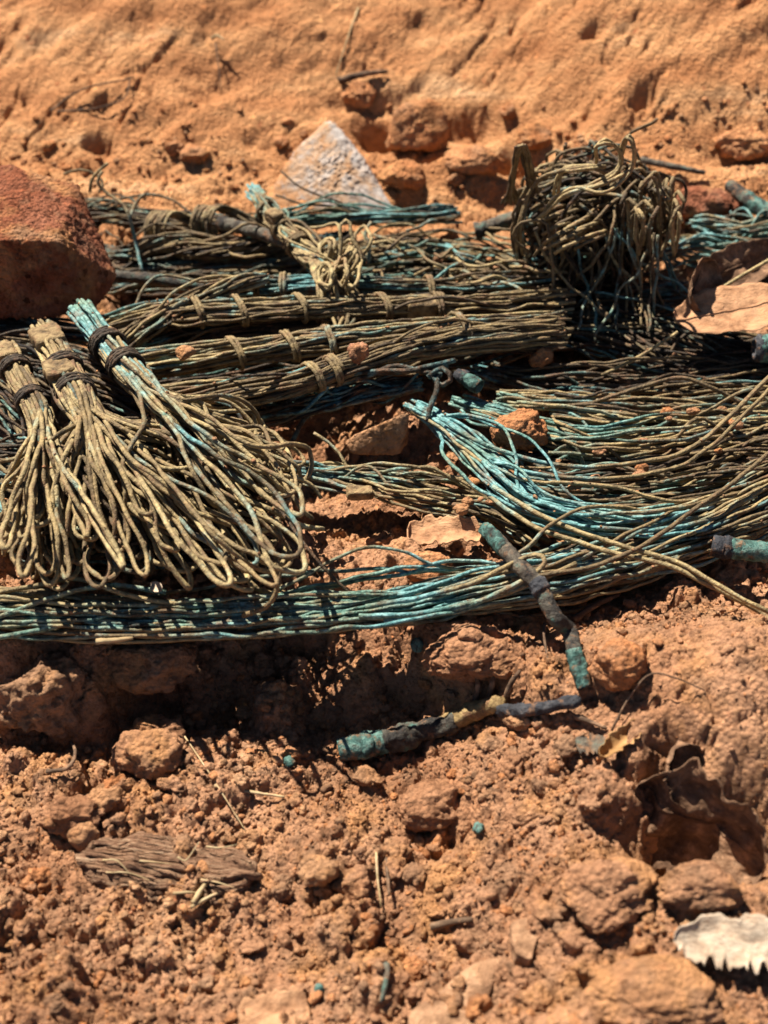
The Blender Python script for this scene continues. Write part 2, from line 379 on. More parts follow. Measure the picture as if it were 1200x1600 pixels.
def tube(p, r, sides=6, caps=True, jit=0.0):
    p = np.asarray(p, float); m = len(p); r = np.broadcast_to(np.asarray(r, float), (m,))
    t, n, b = frames(p); a = np.arange(sides) / sides * 2 * math.pi
    rr = r[:, None] * (1 + (jit * rng.normal(size=(m, sides)) if jit else 0))
    V = p[:, None, :] + rr[..., None] * (np.cos(a)[None, :, None] * n[:, None, :] + np.sin(a)[None, :, None] * b[:, None, :])
    V = V.reshape(-1, 3); k = np.arange(sides); k2 = (k + 1) % sides
    F = np.concatenate([np.stack([i * sides + k, i * sides + k2, (i + 1) * sides + k2, (i + 1) * sides + k], -1) for i in range(m - 1)]).tolist()
    if caps: F.append(list(range(sides))[::-1]); F.append(list(range((m - 1) * sides, m * sides)))
    return V, F
WIREPTS = []; ROOTS = {}
def wire(root, base, pts, r=.09, ver=0.0, tone=.6, clamp=True, name='wire', rough=.05, step=.3):
    """one length of wire: pts are spline points in cm"""
    pts = np.asarray(pts, float); n = int(np.clip(length(pts) / step, 8, 190))
    c = spline(pts, n)
    j = rng.uniform(0, 100, 3)
    nz = np.stack([perlin(c[:, :3] * .9 + j + k * 31) for k in range(3)], -1); c = c + nz * rough * 2.2
    if clamp: c[:, 2] = np.maximum(c[:, 2], T(c[:, 0], c[:, 1]) + r * .35)
    rad = r * (1 + .2 * perlin(c * 2.2 + j) + .12 * perlin(c * 6 + j))
    V, F = tube(c, rad, 5, True, .04)
    me = mesh_from(name, V, F, M['wire'], base)
    vv = np.interp(np.linspace(0, 1, n), np.linspace(0, 1, len(np.atleast_1d(ver))), np.atleast_1d(ver)) if np.ndim(ver) else np.full(n, ver)
    patina(me, np.repeat(vv, 5), np.clip(tone + rng.normal(0, .04), 0, 1))
    WIREPTS.append(np.hstack([c, np.full((n, 1), r)]))
    return link(name, me, root) if root is not None else link(name, me, None, base)
def tie(root, base, c, t, rad, turns=2.5, r=.085, pitch=.16, slant=0.0, ver=.0, tone=.35, flat=1.0, name='tie'):
    """wire wound round a bundle at c, along direction t"""
    t = t / np.linalg.norm(t); a = np.array([0, 0, 1.0]); u = a - t * a.dot(t); u /= np.linalg.norm(u); v = np.cross(t, u)
    n = int(turns * 14); th = np.linspace(0, 2 * math.pi * turns, n) + rng.uniform(0, 6)
    p = c + (np.cos(th) * rad * flat)[:, None] * u + (np.sin(th) * rad)[:, None] * v + (((np.arange(n) / n - .5) * pitch * turns) + slant * np.sin(th))[:, None] * t
    p = p + rng.normal(0, .012, p.shape)
    V, F = tube(p, r, 6); me = mesh_from(name, V, F, M['wire'], base)
    patina(me, ver, tone); WIREPTS.append(np.hstack([p, np.full((n, 1), r)])); return link(name, me, root)
def px_path(path):
    """rows px, py, height, ...; a height in brackets is measured from the ground seen at that pixel"""
    return np.array([[*(PG(a, b, z[0]) if isinstance(z, tuple) else P(a, b, z)), *rest] for a, b, z, *rest in path])
def bundle(label, path, n, r=.066, flat=.75, ver=0.0, tone=(.35, .8), t0=.05, t1=.05, wander=.75, twist=.6, ties=(), group='wire bundles lying in the trench',
           name='wire_bundle', cat='wire bundle', vj=.45, rough=.09, loose=1.0):
    """n wires running together; path rows: px, py, height, half-width of the bundle (cm)"""
    n = int(n * 1.75); K = px_path(path); K = K[:, :4]; m = 60; C = spline(K, m)
    base = C[m // 2, :3].copy(); base[2] = min(C[:, 2]) - .3
    root = empty(name, base); tag(root, label, cat, group); ROOTS[label] = (root, base)
    t, nn, bb = frames(C[:, :3])
    side = np.cross(t, [0, 0, 1.0]); side /= np.linalg.norm(side, axis=1)[:, None] + 1e-9; up = np.cross(side, t)
    vp = np.atleast_1d(ver).astype(float)
    for i in range(n):
        a = i * 2.39996 + rng.uniform(-.3, .3); q = math.sqrt((i + .5) / n)
        s0 = rng.uniform(0, t0) if t0 else 0; s1 = 1 - (rng.uniform(0, t1) if t1 else 0)
        k = max(6, int(length(C) / 1.1)); s = np.linspace(s0, s1, k); f = s * (m - 1)
        ip = lambda A: np.stack([np.interp(f, np.arange(m), A[:, d]) for d in range(A.shape[1])], -1)
        c = ip(C); ph = rng.uniform(0, 100)
        wd_ = wander * (rng.uniform(1.6, 3.2) if rng.random() < .34 * loose else 1.0); tn = rng.uniform(*tone); tn = tn - .28 if rng.random() < .25 else tn
        w = np.stack([perlin(np.stack([s * 3.0 + ph, np.full(k, i * 1.7 + q_), np.zeros(k)], -1)) for q_ in (.3, 9.3)], -1) * wd_
        th = a + twist * (s - .5) * 3
        uu = q * np.cos(th) + w[:, 0]; vv = q * np.sin(th) + w[:, 1]
        p = c[:, :3] + (c[:, 3] * uu)[:, None] * ip(side) + (c[:, 3] * flat * vv)[:, None] * ip(up)
        if rng.random() < .14 * loose:                   # a strand sprung loose from the rest
            a_, b_ = sorted(rng.uniform(0, 1, 2)); b_ = max(b_, a_ + .25); hump = np.sin(np.clip((s - a_) / (b_ - a_), 0, 1) * math.pi) ** 1.5
            p = p + (hump * rng.uniform(.3, 1.1))[:, None] * ip(up) + (hump * rng.normal(0, .9))[:, None] * ip(side)
        vr = np.interp(s, np.linspace(0, 1, len(vp)), vp) + rng.normal(0, vj * .5)
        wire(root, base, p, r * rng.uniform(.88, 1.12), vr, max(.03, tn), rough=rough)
    for (s, turns, slant, *tv) in ties:
        f = s * (m - 1); i = int(np.clip(round(f), 1, m - 2))
        tie(root, base, C[i, :3], t[i], C[i, 3] * 1.12 + r * 1.2, turns, slant=slant, flat=flat, ver=tv[0] if tv else 0, tone=tv[1] if len(tv) > 1 else .4)
    return root, base

# ------------------------------------------------------------------ long bundles across the trench
WB = bundle
WB('long slack wire bundle sweeping the whole width along the front edge of the pile',
   [(-60, 945, .3, .75), (150, 962, .3, .75), (330, 965, .2, .7), (590, 950, .3, .7), (720, 925, .35, .8), (880, 895, .4, 1.0), (1030, 850, .4, 1.2), (1260, 770, .6, 1.3)],
   58, ver=[.2, .2, .3, .5, .3, .12, .12, .1], t0=.02, t1=.2, wander=.7, twist=.5, flat=.6, tone=(.4, .9))
WB('bright turquoise wire bundle fanning out from the blackened knot',
   [(640, 632, .9, .35), (700, 668, 1.1, .45), (760, 725, 1.1, .6), (830, 790, 1.0, .7), (960, 822, .9, .85), (1100, 815, .8, 1.0), (1270, 745, .9, 1.1)],
   30, ver=[.75, .85, .85, .7, .5, .15, .05], t0=.04, t1=.25, wander=.7, flat=.55, tone=(.5, .95))
WB('wires spreading past the round orange clod with green blue tips',
   [(705, 625, .6, .25), (790, 650, .8, .5), (900, 690, .7, .8), (1030, 690, .6, .9), (1260, 640, .5, 1.0)],
   26, ver=[.7, .65, .45, .05, .0], t0=.1, t1=.3, wander=.8, flat=.5, tone=(.4, .85))
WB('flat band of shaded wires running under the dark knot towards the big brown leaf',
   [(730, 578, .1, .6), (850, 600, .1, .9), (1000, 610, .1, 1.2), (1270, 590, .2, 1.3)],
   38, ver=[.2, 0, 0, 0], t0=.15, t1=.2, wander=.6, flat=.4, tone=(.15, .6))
WB('slack wires above the shaded band with a raised lit edge',
   [(770, 620, .6, .4), (900, 632, .7, .6), (1040, 645, .8, .7), (1160, 655, .7, .7), (1270, 660, .6, .8)],
   18, ver=[.3, .1, 0, 0], t0=.1, t1=.2, wander=.8, flat=.5, tone=(.5, .9))
WB('half buried khaki wire bundle emerging from soil beside the tan plug',
   [(420, 728, .1, .3), (520, 742, .15, .55), (640, 762, .2, .85), (760, 795, .15, .9), (860, 850, .1, .9)],
   26, ver=[.1, .3, .05, .0, 0], t0=.15, t1=.2, wander=.7, flat=.35, tone=(.5, .85))
# rows behind the loops
WB('upper bundle of the middle row with a teal stretch and two wraps',
   [(330, 452, 1.60, .5), (420, 447, 1.70, .5), (520, 445, 1.80, .5), (640, 450, 1.60, .5), (760, 455, 1.40, .7), (880, 450, 1.20, .8)],
   24, ver=[.1, .5, .6, .2, .1, .0], tone=(.3, .7), loose=.3, wander=.42, ties=[(.14, 2.2, 0, .1, .5), (.22, 2.2, 0, .1, .6), (.36, 2.2, .05, .4, .4), (.62, 2, .1, .1, .5)])
WB('second bundle of the middle row, spirally wrapped, with a square plug',
   [(150, 515, 1.50, .6), (250, 492, 1.80, .65), (380, 485, 2.00, .6), (520, 480, 2.10, .55), (640, 478, 2.00, .5), (760, 478, 1.80, .6), (900, 470, 1.40, .7)],
   30, ver=[.05, .0, .0, .0, .0, .0, 0], tone=(.25, .75), loose=.3, wander=.42, ties=[(.22, 1.6, .35, 0, .6), (.31, 1.6, .3, 0, .6), (.42, 1.6, .3, 0, .65), (.72, 2.2, .1, 0, .4), (.60, 1.8, .2, 0, .5)])
WB('splayed wires crossing from under the red block to the middle row',
   [(170, 545, 1.20, .8), (300, 470, 2.20, .4), (380, 440, 2.50, .4), (420, 432, 2.40, .3)],
   16, ver=0, tone=(.45, .85), loose=.8, wander=.8, flat=.6)
WB('third bundle of the middle row, passing the small tan pebble',
   [(190, 572, 1.30, .75), (300, 560, 1.60, .7), (420, 545, 1.90, .6), (540, 530, 2.10, .6), (660, 520, 2.10, .7), (780, 515, 1.90, .75), (890, 510, 1.60, .8)],
   34, ver=[0, 0, 0, .1, 0, 0, 0], tone=(.45, .9), loose=.3, wander=.42, ties=[(.25, 1.7, .3, 0, .6), (.37, 2.0, .25, 0, .65), (.46, 2.0, .1, .2, .6), (.75, 1.8, .2, 0, .5)])
WB('lowest bundle of the middle row curving up past the reddish crumb',
   [(200, 640, 1.00, .8), (320, 622, 1.40, .8), (450, 600, 1.80, .6), (540, 572, 2.00, .55), (640, 545, 2.10, .6), (760, 528, 1.90, .7), (880, 525, 1.60, .7)],
   32, ver=[0, 0, 0, 0, 0, 0, 0], tone=(.3, .8), loose=.3, wander=.42, ties=[(.40, 2.2, .05, 0, .65), (.46, 2.2, .05, 0, .6)])
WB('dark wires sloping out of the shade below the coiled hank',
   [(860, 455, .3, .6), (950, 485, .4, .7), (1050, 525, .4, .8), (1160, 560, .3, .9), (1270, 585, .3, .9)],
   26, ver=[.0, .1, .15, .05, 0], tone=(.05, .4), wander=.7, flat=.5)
# the back of the trench
WB('straight dark wires along the back edge behind the red block',
   [(120, 330, .3, .9), (250, 345, .4, .7), (380, 352, .5, .6), (480, 365, .4, .5)],
   26, ver=[.1, .1, .1, .2], tone=(.2, .65), wander=.6, flat=.5)
WB('brown hank like combed hair below the two folded loops',
   [(200, 395, .7, .5), (270, 380, 1.0, .75), (350, 390, 1.0, .6), (430, 385, .9, .4), (480, 380, .8, .3)],
   28, ver=0, tone=(.3, .75), wander=.7, twist=1.4)
WB('green wires lying in front of the white stone',
   [(400, 345, .8, .4), (500, 340, 1.0, .45), (620, 338, 1.0, .5), (720, 335, .8, .45)],
   20, ver=[.55, .6, .65, .4], tone=(.3, .6), wander=.5)
WB('pale wires under the loose loops in the middle of the back row',
   [(420, 420, .2, .7), (560, 400, .4, .9), (700, 395, .4, .9), (820, 420, .4, .8), (900, 440, .3, .7)],
   34, ver=[.0, .2, .25, .3, .1], tone=(.3, .8), wander=1.2, flat=.5, rough=.12)
WB('frayed green and tan wires by the reddish clod',
   [(1080, 345, .6, .5), (1140, 360, 1.0, .7), (1200, 360, 1.2, .8), (1280, 350, 1.2, .8)],
   24, ver=[.3, .5, .5, .3], tone=(.4, .9), wander=1.0, flat=.7, rough=.1)
WB('short wire ends in the shadow between coil and brown leaves',
   [(1000, 400, .5, .6), (1080, 385, .6, .7), (1180, 400, .6, .7), (1280, 420, .5, .7)],
   20, ver=[.1, .5, .5, .3], tone=(.3, .8), wander=1.0, rough=.1)
# filler wires added below; most toned dark, shade painted into the gaps
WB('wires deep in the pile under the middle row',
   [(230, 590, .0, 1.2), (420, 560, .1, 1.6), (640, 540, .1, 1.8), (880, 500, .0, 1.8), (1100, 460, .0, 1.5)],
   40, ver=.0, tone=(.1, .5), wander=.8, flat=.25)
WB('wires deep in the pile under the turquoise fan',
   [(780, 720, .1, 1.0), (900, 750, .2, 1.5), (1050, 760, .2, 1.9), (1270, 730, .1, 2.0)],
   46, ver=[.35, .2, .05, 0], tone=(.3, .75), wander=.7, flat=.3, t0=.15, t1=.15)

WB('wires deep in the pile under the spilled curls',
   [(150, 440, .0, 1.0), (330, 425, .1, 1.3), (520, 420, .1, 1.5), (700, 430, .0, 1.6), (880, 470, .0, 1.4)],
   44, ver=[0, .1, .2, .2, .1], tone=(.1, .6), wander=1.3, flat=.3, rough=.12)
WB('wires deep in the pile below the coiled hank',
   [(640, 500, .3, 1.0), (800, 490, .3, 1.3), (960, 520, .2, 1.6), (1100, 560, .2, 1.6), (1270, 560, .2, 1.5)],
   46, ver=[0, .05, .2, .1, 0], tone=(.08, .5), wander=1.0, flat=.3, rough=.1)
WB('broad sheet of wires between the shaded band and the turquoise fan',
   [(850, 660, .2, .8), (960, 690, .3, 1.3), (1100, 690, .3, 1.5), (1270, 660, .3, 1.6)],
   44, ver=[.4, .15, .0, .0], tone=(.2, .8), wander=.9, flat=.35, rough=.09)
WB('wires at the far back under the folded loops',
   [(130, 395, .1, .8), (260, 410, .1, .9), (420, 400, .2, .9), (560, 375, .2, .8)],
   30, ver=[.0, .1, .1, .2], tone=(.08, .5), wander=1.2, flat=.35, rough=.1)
WB('filler wires toned dark as shade under the pale loops of the tied hanks',
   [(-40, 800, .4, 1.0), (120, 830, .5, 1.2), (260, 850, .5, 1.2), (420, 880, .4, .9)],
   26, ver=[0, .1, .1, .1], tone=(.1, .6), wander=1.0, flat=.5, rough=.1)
WB('filler wires toned dark as shade in the gap between the second and third middle bundles',
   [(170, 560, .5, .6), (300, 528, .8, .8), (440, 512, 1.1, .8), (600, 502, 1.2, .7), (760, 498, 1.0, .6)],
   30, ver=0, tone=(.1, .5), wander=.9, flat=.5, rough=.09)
WB('filler wires toned dark as shade, coming out from under the tied hanks at the picture edge',
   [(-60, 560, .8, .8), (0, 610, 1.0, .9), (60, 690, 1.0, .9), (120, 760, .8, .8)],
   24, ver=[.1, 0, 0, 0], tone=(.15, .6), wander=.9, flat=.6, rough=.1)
WB('filler wires toned dark as shade across the gap below the middle row',
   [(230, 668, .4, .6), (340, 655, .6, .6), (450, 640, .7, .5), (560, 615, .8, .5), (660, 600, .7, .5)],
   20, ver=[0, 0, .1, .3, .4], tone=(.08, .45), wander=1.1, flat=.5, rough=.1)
WB('filler wires toned dark as shade in the space under the necks of the tied hanks',
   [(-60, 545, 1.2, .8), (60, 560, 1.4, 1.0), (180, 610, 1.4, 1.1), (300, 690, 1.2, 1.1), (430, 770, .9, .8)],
   34, ver=[.1, 0, 0, .05, .1], tone=(.08, .5), wander=1.0, flat=.5, rough=.1)  # this and the next are also added to thicken the hollow's shadow
WB('filler wires toned dark as shade beneath the drooping loops',
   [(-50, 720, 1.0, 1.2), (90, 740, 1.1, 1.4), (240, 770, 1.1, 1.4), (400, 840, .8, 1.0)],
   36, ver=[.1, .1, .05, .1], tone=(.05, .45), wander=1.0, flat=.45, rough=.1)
WB('filler wires toned dark as shade, reaching up to the underside of the red block',
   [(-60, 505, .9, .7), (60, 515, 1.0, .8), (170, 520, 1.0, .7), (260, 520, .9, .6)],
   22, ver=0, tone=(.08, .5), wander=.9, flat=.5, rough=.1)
# ------------------------------------------------------------------ tied hanks in front with their hairpin loops
def hank(label, head, n, tips, ver, tone, ties, hw, loop=(12, 50), r=.085, straight=0.0, zt=(1.2, 3.5)):
    """head: px path of the tied neck; tips: list of (px, py, spread) where the wires bend back"""
    K = px_path(head); base = K[-1, :3].copy(); base[2] -= 1.0
    root = empty('tied_wire_hank', base); tag(root, label, 'wire hank', 'tied hanks with looped ends')
    t, nn, bb = frames(spline(K, 12)[:, :3]); tdir = t[6]
    C = spline(K, 12)[:, :3]
    side = np.cross(tdir, [0, 0, 1.0]); side /= np.linalg.norm(side); up = np.cross(side, tdir)
    for i in range(int(n * 1.6)):
        tx, ty, ex, ey = tips[rng.integers(len(tips))]
        tx += rng.uniform(-ex, ex); ty += rng.uniform(-ey, ey)
        def neck(j):
            a = rng.uniform(0, 6.28); q = math.sqrt(rng.random()) * hw
            o = q * math.cos(a) * side + q * math.sin(a) * up
            return [C[k] + o * (1 + .08 * rng.normal()) for k in (0, 5, 11)]
        nk = neck(0); hx, hy = head[-1][0], head[-1][1]; hz = head[-1][2]
        d = np.array([tx - hx, ty - hy]); L = np.linalg.norm(d); d /= L; e = np.array([-d[1], d[0]]) * (1 if rng.random() < .5 else -1)
        w = rng.uniform(*loop) * .5 * (1.6 if rng.random() < .2 else 1); zt_ = rng.uniform(*zt); pts = list(nk)
        droop = rng.uniform(.2, 1.9) if rng.random() < .6 else .1
        def pp(al, la, z): q = np.array([hx, hy]) + d * al + e * la; return P(q[0], q[1], z)
        off = rng.normal(0, 9); m_ = (hz + zt_) / 2; w2 = w * rng.uniform(.4, 1.2); cr = rng.normal(0, .5) * w
        pts.append(pp(L * .36, off * .5 - w * .1, m_ + rng.uniform(.2, .8)))
        pts.append(pp(L * .68, off - w * .7 + cr, zt_ + rng.uniform(.1, .6)))
        if rng.random() > straight:
            pts.append(pp(L * .90, off - w, zt_ - droop * .35)); pts.append(pp(L * .985, off - w * .62, zt_ - droop * .8))
            pts.append(pp(L * 1.02, off, zt_ - droop)); pts.append(pp(L * .985, off + w2 * .62, zt_ - droop * .95 - .15))
            pts.append(pp(L * .89, off + w2, zt_ - droop * .6 - .2)); pts.append(pp(L * .66, off + w2 * .6 - cr, zt_ - .2)); pts.append(pp(L * .34, off * .5 + w2 * .2, m_ - .15))
            pts += neck(1)[::-1][:2]
        else:
            pts.append(pp(L * 1.0, off, zt_ - .3)); pts.append(pp(L * 1.12, off + rng.uniform(-12, 12), zt_ - .9))
        wire(root, base, pts, r * rng.uniform(.9, 1.12), np.array(ver) + rng.normal(0, .1), rng.uniform(*tone) - (.25 if rng.random() < .25 else 0), rough=.06, step=.24)
    for k, turns in ties:
        i = int(np.clip(k * 11, 0, 11)); tie(root, base, C[i], tdir, hw * 1.12 + r, turns, r=.085, pitch=.17, tone=.12, ver=.05)
    return root, base, C, tdir
h1 = hank('leftmost tied hank, its necks bound in black wire, loops drooping beside the edge',
     [(10, 545, 3.0), (30, 590, 3.2), (62, 650, 3.3)], 38, [(35, 790, 35, 50), (80, 860, 70, 45), (150, 820, 60, 60), (60, 900, 60, 25)], [0, 0, 0, .05, 0], (.5, .9), [(.45, 3), (.85, 3)], .42)
h2_ = hank('middle tied hank with tan card plugs in its neck and a fan of hairpin loops',
     [(70, 520, 3.3), (98, 575, 3.5), (130, 640, 3.5)], 58, [(120, 780, 70, 60), (230, 800, 70, 50), (300, 830, 60, 60), (180, 880, 110, 35), (390, 880, 50, 45), (280, 750, 50, 50), (410, 715, 30, 25)], [.1, 0, 0, 0, 0, .05, .1], (.5, .95), [(.55, 3.2), (.9, 3.2)], .55)
h3 = hank('green necked tied hank laid over the others, its wires sweeping to long loops',
     [(125, 485, 3.2), (165, 535, 3.5), (215, 595, 3.6)], 36, [(400, 700, 30, 25), (450, 745, 35, 35), (430, 840, 45, 60), (340, 800, 50, 60), (300, 720, 50, 40)], [.8, .55, .25, .05, 0, .05, .1], (.5, .95), [(.55, 3.4), (.9, 3.4)], .5, loop=(30, 70), straight=.25)
def extra(label, pts, r=.09, ver=0.0, tone=.6, group='loose wires', name='loose_wire', rough=.03):
    K = np.array([P(*q) for q in pts]); base = K.mean(0); base[2] = K[:, 2].min()
    o = wire(None, base, K, r, ver, tone, name=name, rough=rough); tag(o, label, 'wire', group); return o

# ------------------------------------------------------------------ hank at the back with its loose curls
h4 = WB('green topped tied hank slanting down the back row, spilling pale curls',
   [(395, 295, 2.2, .35), (425, 338, 2.3, .38), (455, 372, 2.3, .4), (490, 405, 2.2, .55), (535, 445, 2.0, .6), (560, 480, 1.6, .5)],
   30, ver=[.85, .45, .05, 0, 0, 0], tone=(.55, .95), ties=[(.2, 2.2, 0, .1, .5), (.38, 2.5, 0, .1, .5), (.52, 2.2, 0, 0, .5)], wander=.4, group='tied hanks with looped ends', name='tied_wire_hank', cat='wire hank', flat=.9, t1=.3)
root4, base4 = h4
for i in range(16):
    a = (470 + rng.uniform(-12, 12), 388 + rng.uniform(-8, 8), 2.4)
    x = rng.uniform(500, 570); y = rng.uniform(395, 460); w = rng.uniform(12, 40)
    top = rng.uniform(-45, 20)
    wire(root4, base4, [P(*q) for q in (a, (a[0] + 20, a[1] + 14, 2.6), (x - w * .4, y - 6, 2.7), (x, y, 2.7), (x + w * .35, y - 22, 3.0 + max(0, -top) * .01), (x + w * .1, y + top, 3.1), (x - 12, y + top * .6, 2.8), (x - 8, y + 20, 2.4), (x - 2, y + rng.uniform(30, 60), 1.6))], .085, 0, rng.uniform(.65, .95), rough=.06)
for i in range(18):
    x = rng.uniform(500, 580); y = rng.uniform(440, 500)
    wire(root4, base4, [P(*q) for q in ((x, y, 2.0), (x + rng.uniform(-8, 8), y + 14, 2.0), (x + rng.uniform(-14, 14), y + 36, 1.6))], .075, .1, rng.uniform(.3, .7), rough=.05)

# folded loops at the back
for (x, y, label) in ((255, 345, 'folded loop of stacked wires nearer the red block'), (330, 335, 'folded loop of stacked wires with a pale tube leaving it')):
    base = P(x, y + 20, .3); root = empty('folded_loop', base); tag(root, label, 'wire loop', 'folded wire loops')
    for i in range(13):
        dx = (i - 6) * 2.4 + rng.normal(0, 2.5); k = rng.uniform(.8, 1.15)
        wire(root, base, [P(*q) for q in ((x + 70 + dx, y + 14 + rng.uniform(-6, 6), .9), (x + 25 + dx, y - 8 * k, 1.5), (x - 2 + dx, y - 12 * k, 1.9), (x - 14 + dx, y + 8, 1.6), (x - 10 + dx, y + 32 * k, .9), (x + 8 + dx, y + 36, .7))], .085, .02, rng.uniform(.4, .8), rough=.04)

# ------------------------------------------------------------------ the big coil
cx, cy = 925, 345
cc = P(cx, cy, 3.0); base = cc.copy(); base[2] = 0
root = empty('coiled_wire_hank', base)
tag(root, 'round upright tangle of coiled brown wire with curls standing up on top', 'wire coil')
for i in range(78):
    R = 3.0 * rng.uniform(.45, 1.0); th0 = rng.uniform(0, 6.28); turns = rng.uniform(.8, 1.8)
    ax = np.array([rng.normal(.5, .55), rng.normal(.4, .5), rng.normal(.45, .45)]); ax /= np.linalg.norm(ax)
    if i % 3 == 0: ax = np.array([rng.normal(-.2, .3), rng.normal(.9, .2), rng.normal(.25, .3)]); ax /= np.linalg.norm(ax)
    u = np.cross(ax, [0, 0, 1.0]); u /= np.linalg.norm(u) + 1e-9; v = np.cross(ax, u)
    n = int(9 * turns); th = th0 + np.linspace(0, 6.28 * turns, n)
    sh = np.linspace(-.7, .7, n) * rng.choice([-1, 1]) + rng.uniform(-1.5, 1.5) + .25 * rng.normal(size=n)
    rr = R * (1 + .2 * rng.normal(size=n))
    p = cc + (rr * np.cos(th))[:, None] * u * 1.05 + (rr * np.sin(th))[:, None] * v * .95 + sh[:, None] * ax
    p[:, 2] = np.maximum(p[:, 2], .2)
    wire(root, base, p, .076, rng.normal(.02, .15), rng.uniform(.02, .6), rough=.16)
for i in range(22):                          # the flat packed flank on the near side: short parallel lengths
    r_, c_ = divmod(i, 4); x = 850 + c_ * 17 + r_ * 3 + rng.normal(0, 3); y = 318 + r_ * 13 + c_ * 4 + rng.normal(0, 2)
    wire(root, base, [P(*q) for q in ((x - 14, y + 9, 4.2), (x, y, 4.6), (x + 17, y - 7, 4.7), (x + 32, y - 11, 4.2))], .08, .02, rng.uniform(.3, .85), rough=.05)
for pts, tn in (([(850, 330, 5.0), (880, 305, 6.4), (925, 292, 7.0), (965, 268, 7.4), (972, 236, 8.2), (950, 220, 8.8), (928, 228, 8.6), (930, 250, 7.6)], .75),
                ([(840, 350, 4.6), (890, 300, 6.6), (950, 290, 7.2), (988, 262, 7.6), (992, 230, 8.6), (980, 215, 9.0), (972, 240, 8.0)], .8),
                ([(815, 400, 2.6), (808, 360, 4.2), (830, 300, 6.0), (860, 268, 7.0), (910, 262, 7.4), (950, 275, 7.0)], .55),
                ([(870, 300, 6.0), (872, 270, 7.0), (900, 262, 7.4), (945, 262, 7.3)], .85),
                ([(1035, 400, 2.6), (1030, 350, 4.4), (1032, 300, 5.8), (1018, 272, 6.6), (1000, 290, 6.2)], .6),
                ([(1010, 420, 2.6), (1040, 380, 3.5), (1048, 320, 5.2), (1040, 290, 6.0)], .5)):
    for k in range(2):
        wire(root, base, [P(a + rng.normal(0, 3), b + rng.normal(0, 3), z) for a, b, z in pts], .08, .05, tn, rough=.05)
for k in range(7):                           # the bent-over strands beside the coil
    x = 806 + k * 2.2
    wire(root, base, [P(*q) for q in ((x + 20, 300, 5.2), (x + 14, 262, 6.8), (x + 2, 228, 8.2), (x - 4 - k, 248, 7.4), (x - 10 - k, 290, 5.4), (x - 22 + k * 3, 318, 3.8))], .065, .05, rng.uniform(.2, .6), rough=.08)
for k in range(7):
    x = 840 - k * 2.4
    wire(root, base, [P(*q) for q in ((x, 290, 5.6), (x - 18, 330, 4.2), (x - 26, 380, 2.6), (x - 22 + k * 3, 420, 1.4), (x - 4 + k * 5, 445, .8))], .065, .05, rng.uniform(.15, .6), rough=.1)
for k in range(26):                          # wires trailing from the snarl into the pile
    x = rng.uniform(850, 1050); y = rng.uniform(380, 430); dx = rng.normal(10, 50)
    wire(root, base, [P(*q) for q in ((x - dx * .4, y - 60, 4.2), (x, y, 2.6), (x + dx * .5, y + 40, 1.6), (x + dx, y + rng.uniform(60, 110), 1.0))], .066, rng.choice([0, 0, .3, .5]), rng.uniform(.15, .8), rough=.15)
for k in range(14):                          # crooked loops on the outside
    a = rng.uniform(2.6, 6.8); x = cx + 100 * math.cos(a); y = cy + 85 * math.sin(a); w = rng.uniform(10, 32)
    wire(root, base, [P(*q) for q in ((x, y + 30, 3.4), (x - w, y + 5, 4.2), (x - w * .4, y - 22, 5.0), (x + w * .6, y - 18, 4.9), (x + w, y + 8, 4.2), (x + 6, y + 34, 3.2))], .068, .05, rng.uniform(.3, .85), rough=.14)
for k in range(22):                          # upright hairs on the far flank
    x = rng.uniform(955, 1055); y = rng.uniform(275, 330)
    wire(root, base, [P(*q) for q in ((x, y + 70, 3.6), (x + rng.normal(0, 5), y + 30, 5.0), (x + rng.normal(0, 8), y, 5.8), (x + rng.normal(4, 9), y + 18, 5.6))], .085, .04, rng.uniform(.25, .7), rough=.08)

# ------------------------------------------------------------------ single loose wires
LW = extra
LW('upper of two loose wires rising off the pile beyond the turquoise fan', [(690, 655, 1.6), (760, 695, 1.6), (880, 728, 1.5), (1000, 722, 1.6), (1080, 700, 2.0), (1140, 650, 2.6), (1220, 570, 3.4)], .09, [.7, .6, .3, 0, 0, 0, 0], .65)
LW('lower of two loose wires rising off the pile beyond the turquoise fan', [(700, 670, 1.4), (800, 730, 1.5), (930, 748, 1.4), (1040, 735, 1.5), (1100, 705, 1.9), (1150, 660, 2.4), (1225, 585, 3.2)], .085, [.7, .6, .3, 0, 0, 0, 0], .6)
LW('dark wire arching over the shaded band', [(850, 636, .8), (920, 630, 1.0), (1000, 605, 1.6), (1060, 590, 2.0), (1110, 605, 1.7), (1160, 632, 1.0)], .09, 0, .4)
LW('short straight wire poking from under the brown leaf', [(940, 586, .9), (1000, 556, 1.4), (1060, 518, 2.2)], .075, 0, .75)
LW('long straight straw like wire leaning on the brown leaves', [(1110, 462, 1.6), (1160, 430, 2.4), (1220, 396, 3.2)], .085, 0, .85)
LW('khaki wire of a pair bowing out over the bare soil, upper one', [(770, 760, 1.4), (850, 808, 1.5), (960, 850, 1.5), (1060, 880, 1.5), (1140, 925, 1.2), (1225, 968, .6)], .09, [.4, .1, 0, 0, 0], .85)
LW('khaki wire of a pair bowing out over the bare soil, lower one', [(765, 775, 1.3), (840, 825, 1.4), (950, 860, 1.4), (1040, 882, 1.4), (1110, 915, 1.1), (1190, 958, .4), (1205, 985, .1)], .09, [.4, .1, 0, 0, 0], .82)
LW('dark wire crossing the khaki pair towards the pile', [(800, 905, 1.2), (900, 890, 1.5), (990, 860, 1.7), (1080, 800, 1.9), (1150, 750, 2.1), (1225, 690, 2.6)], .085, 0, .4)
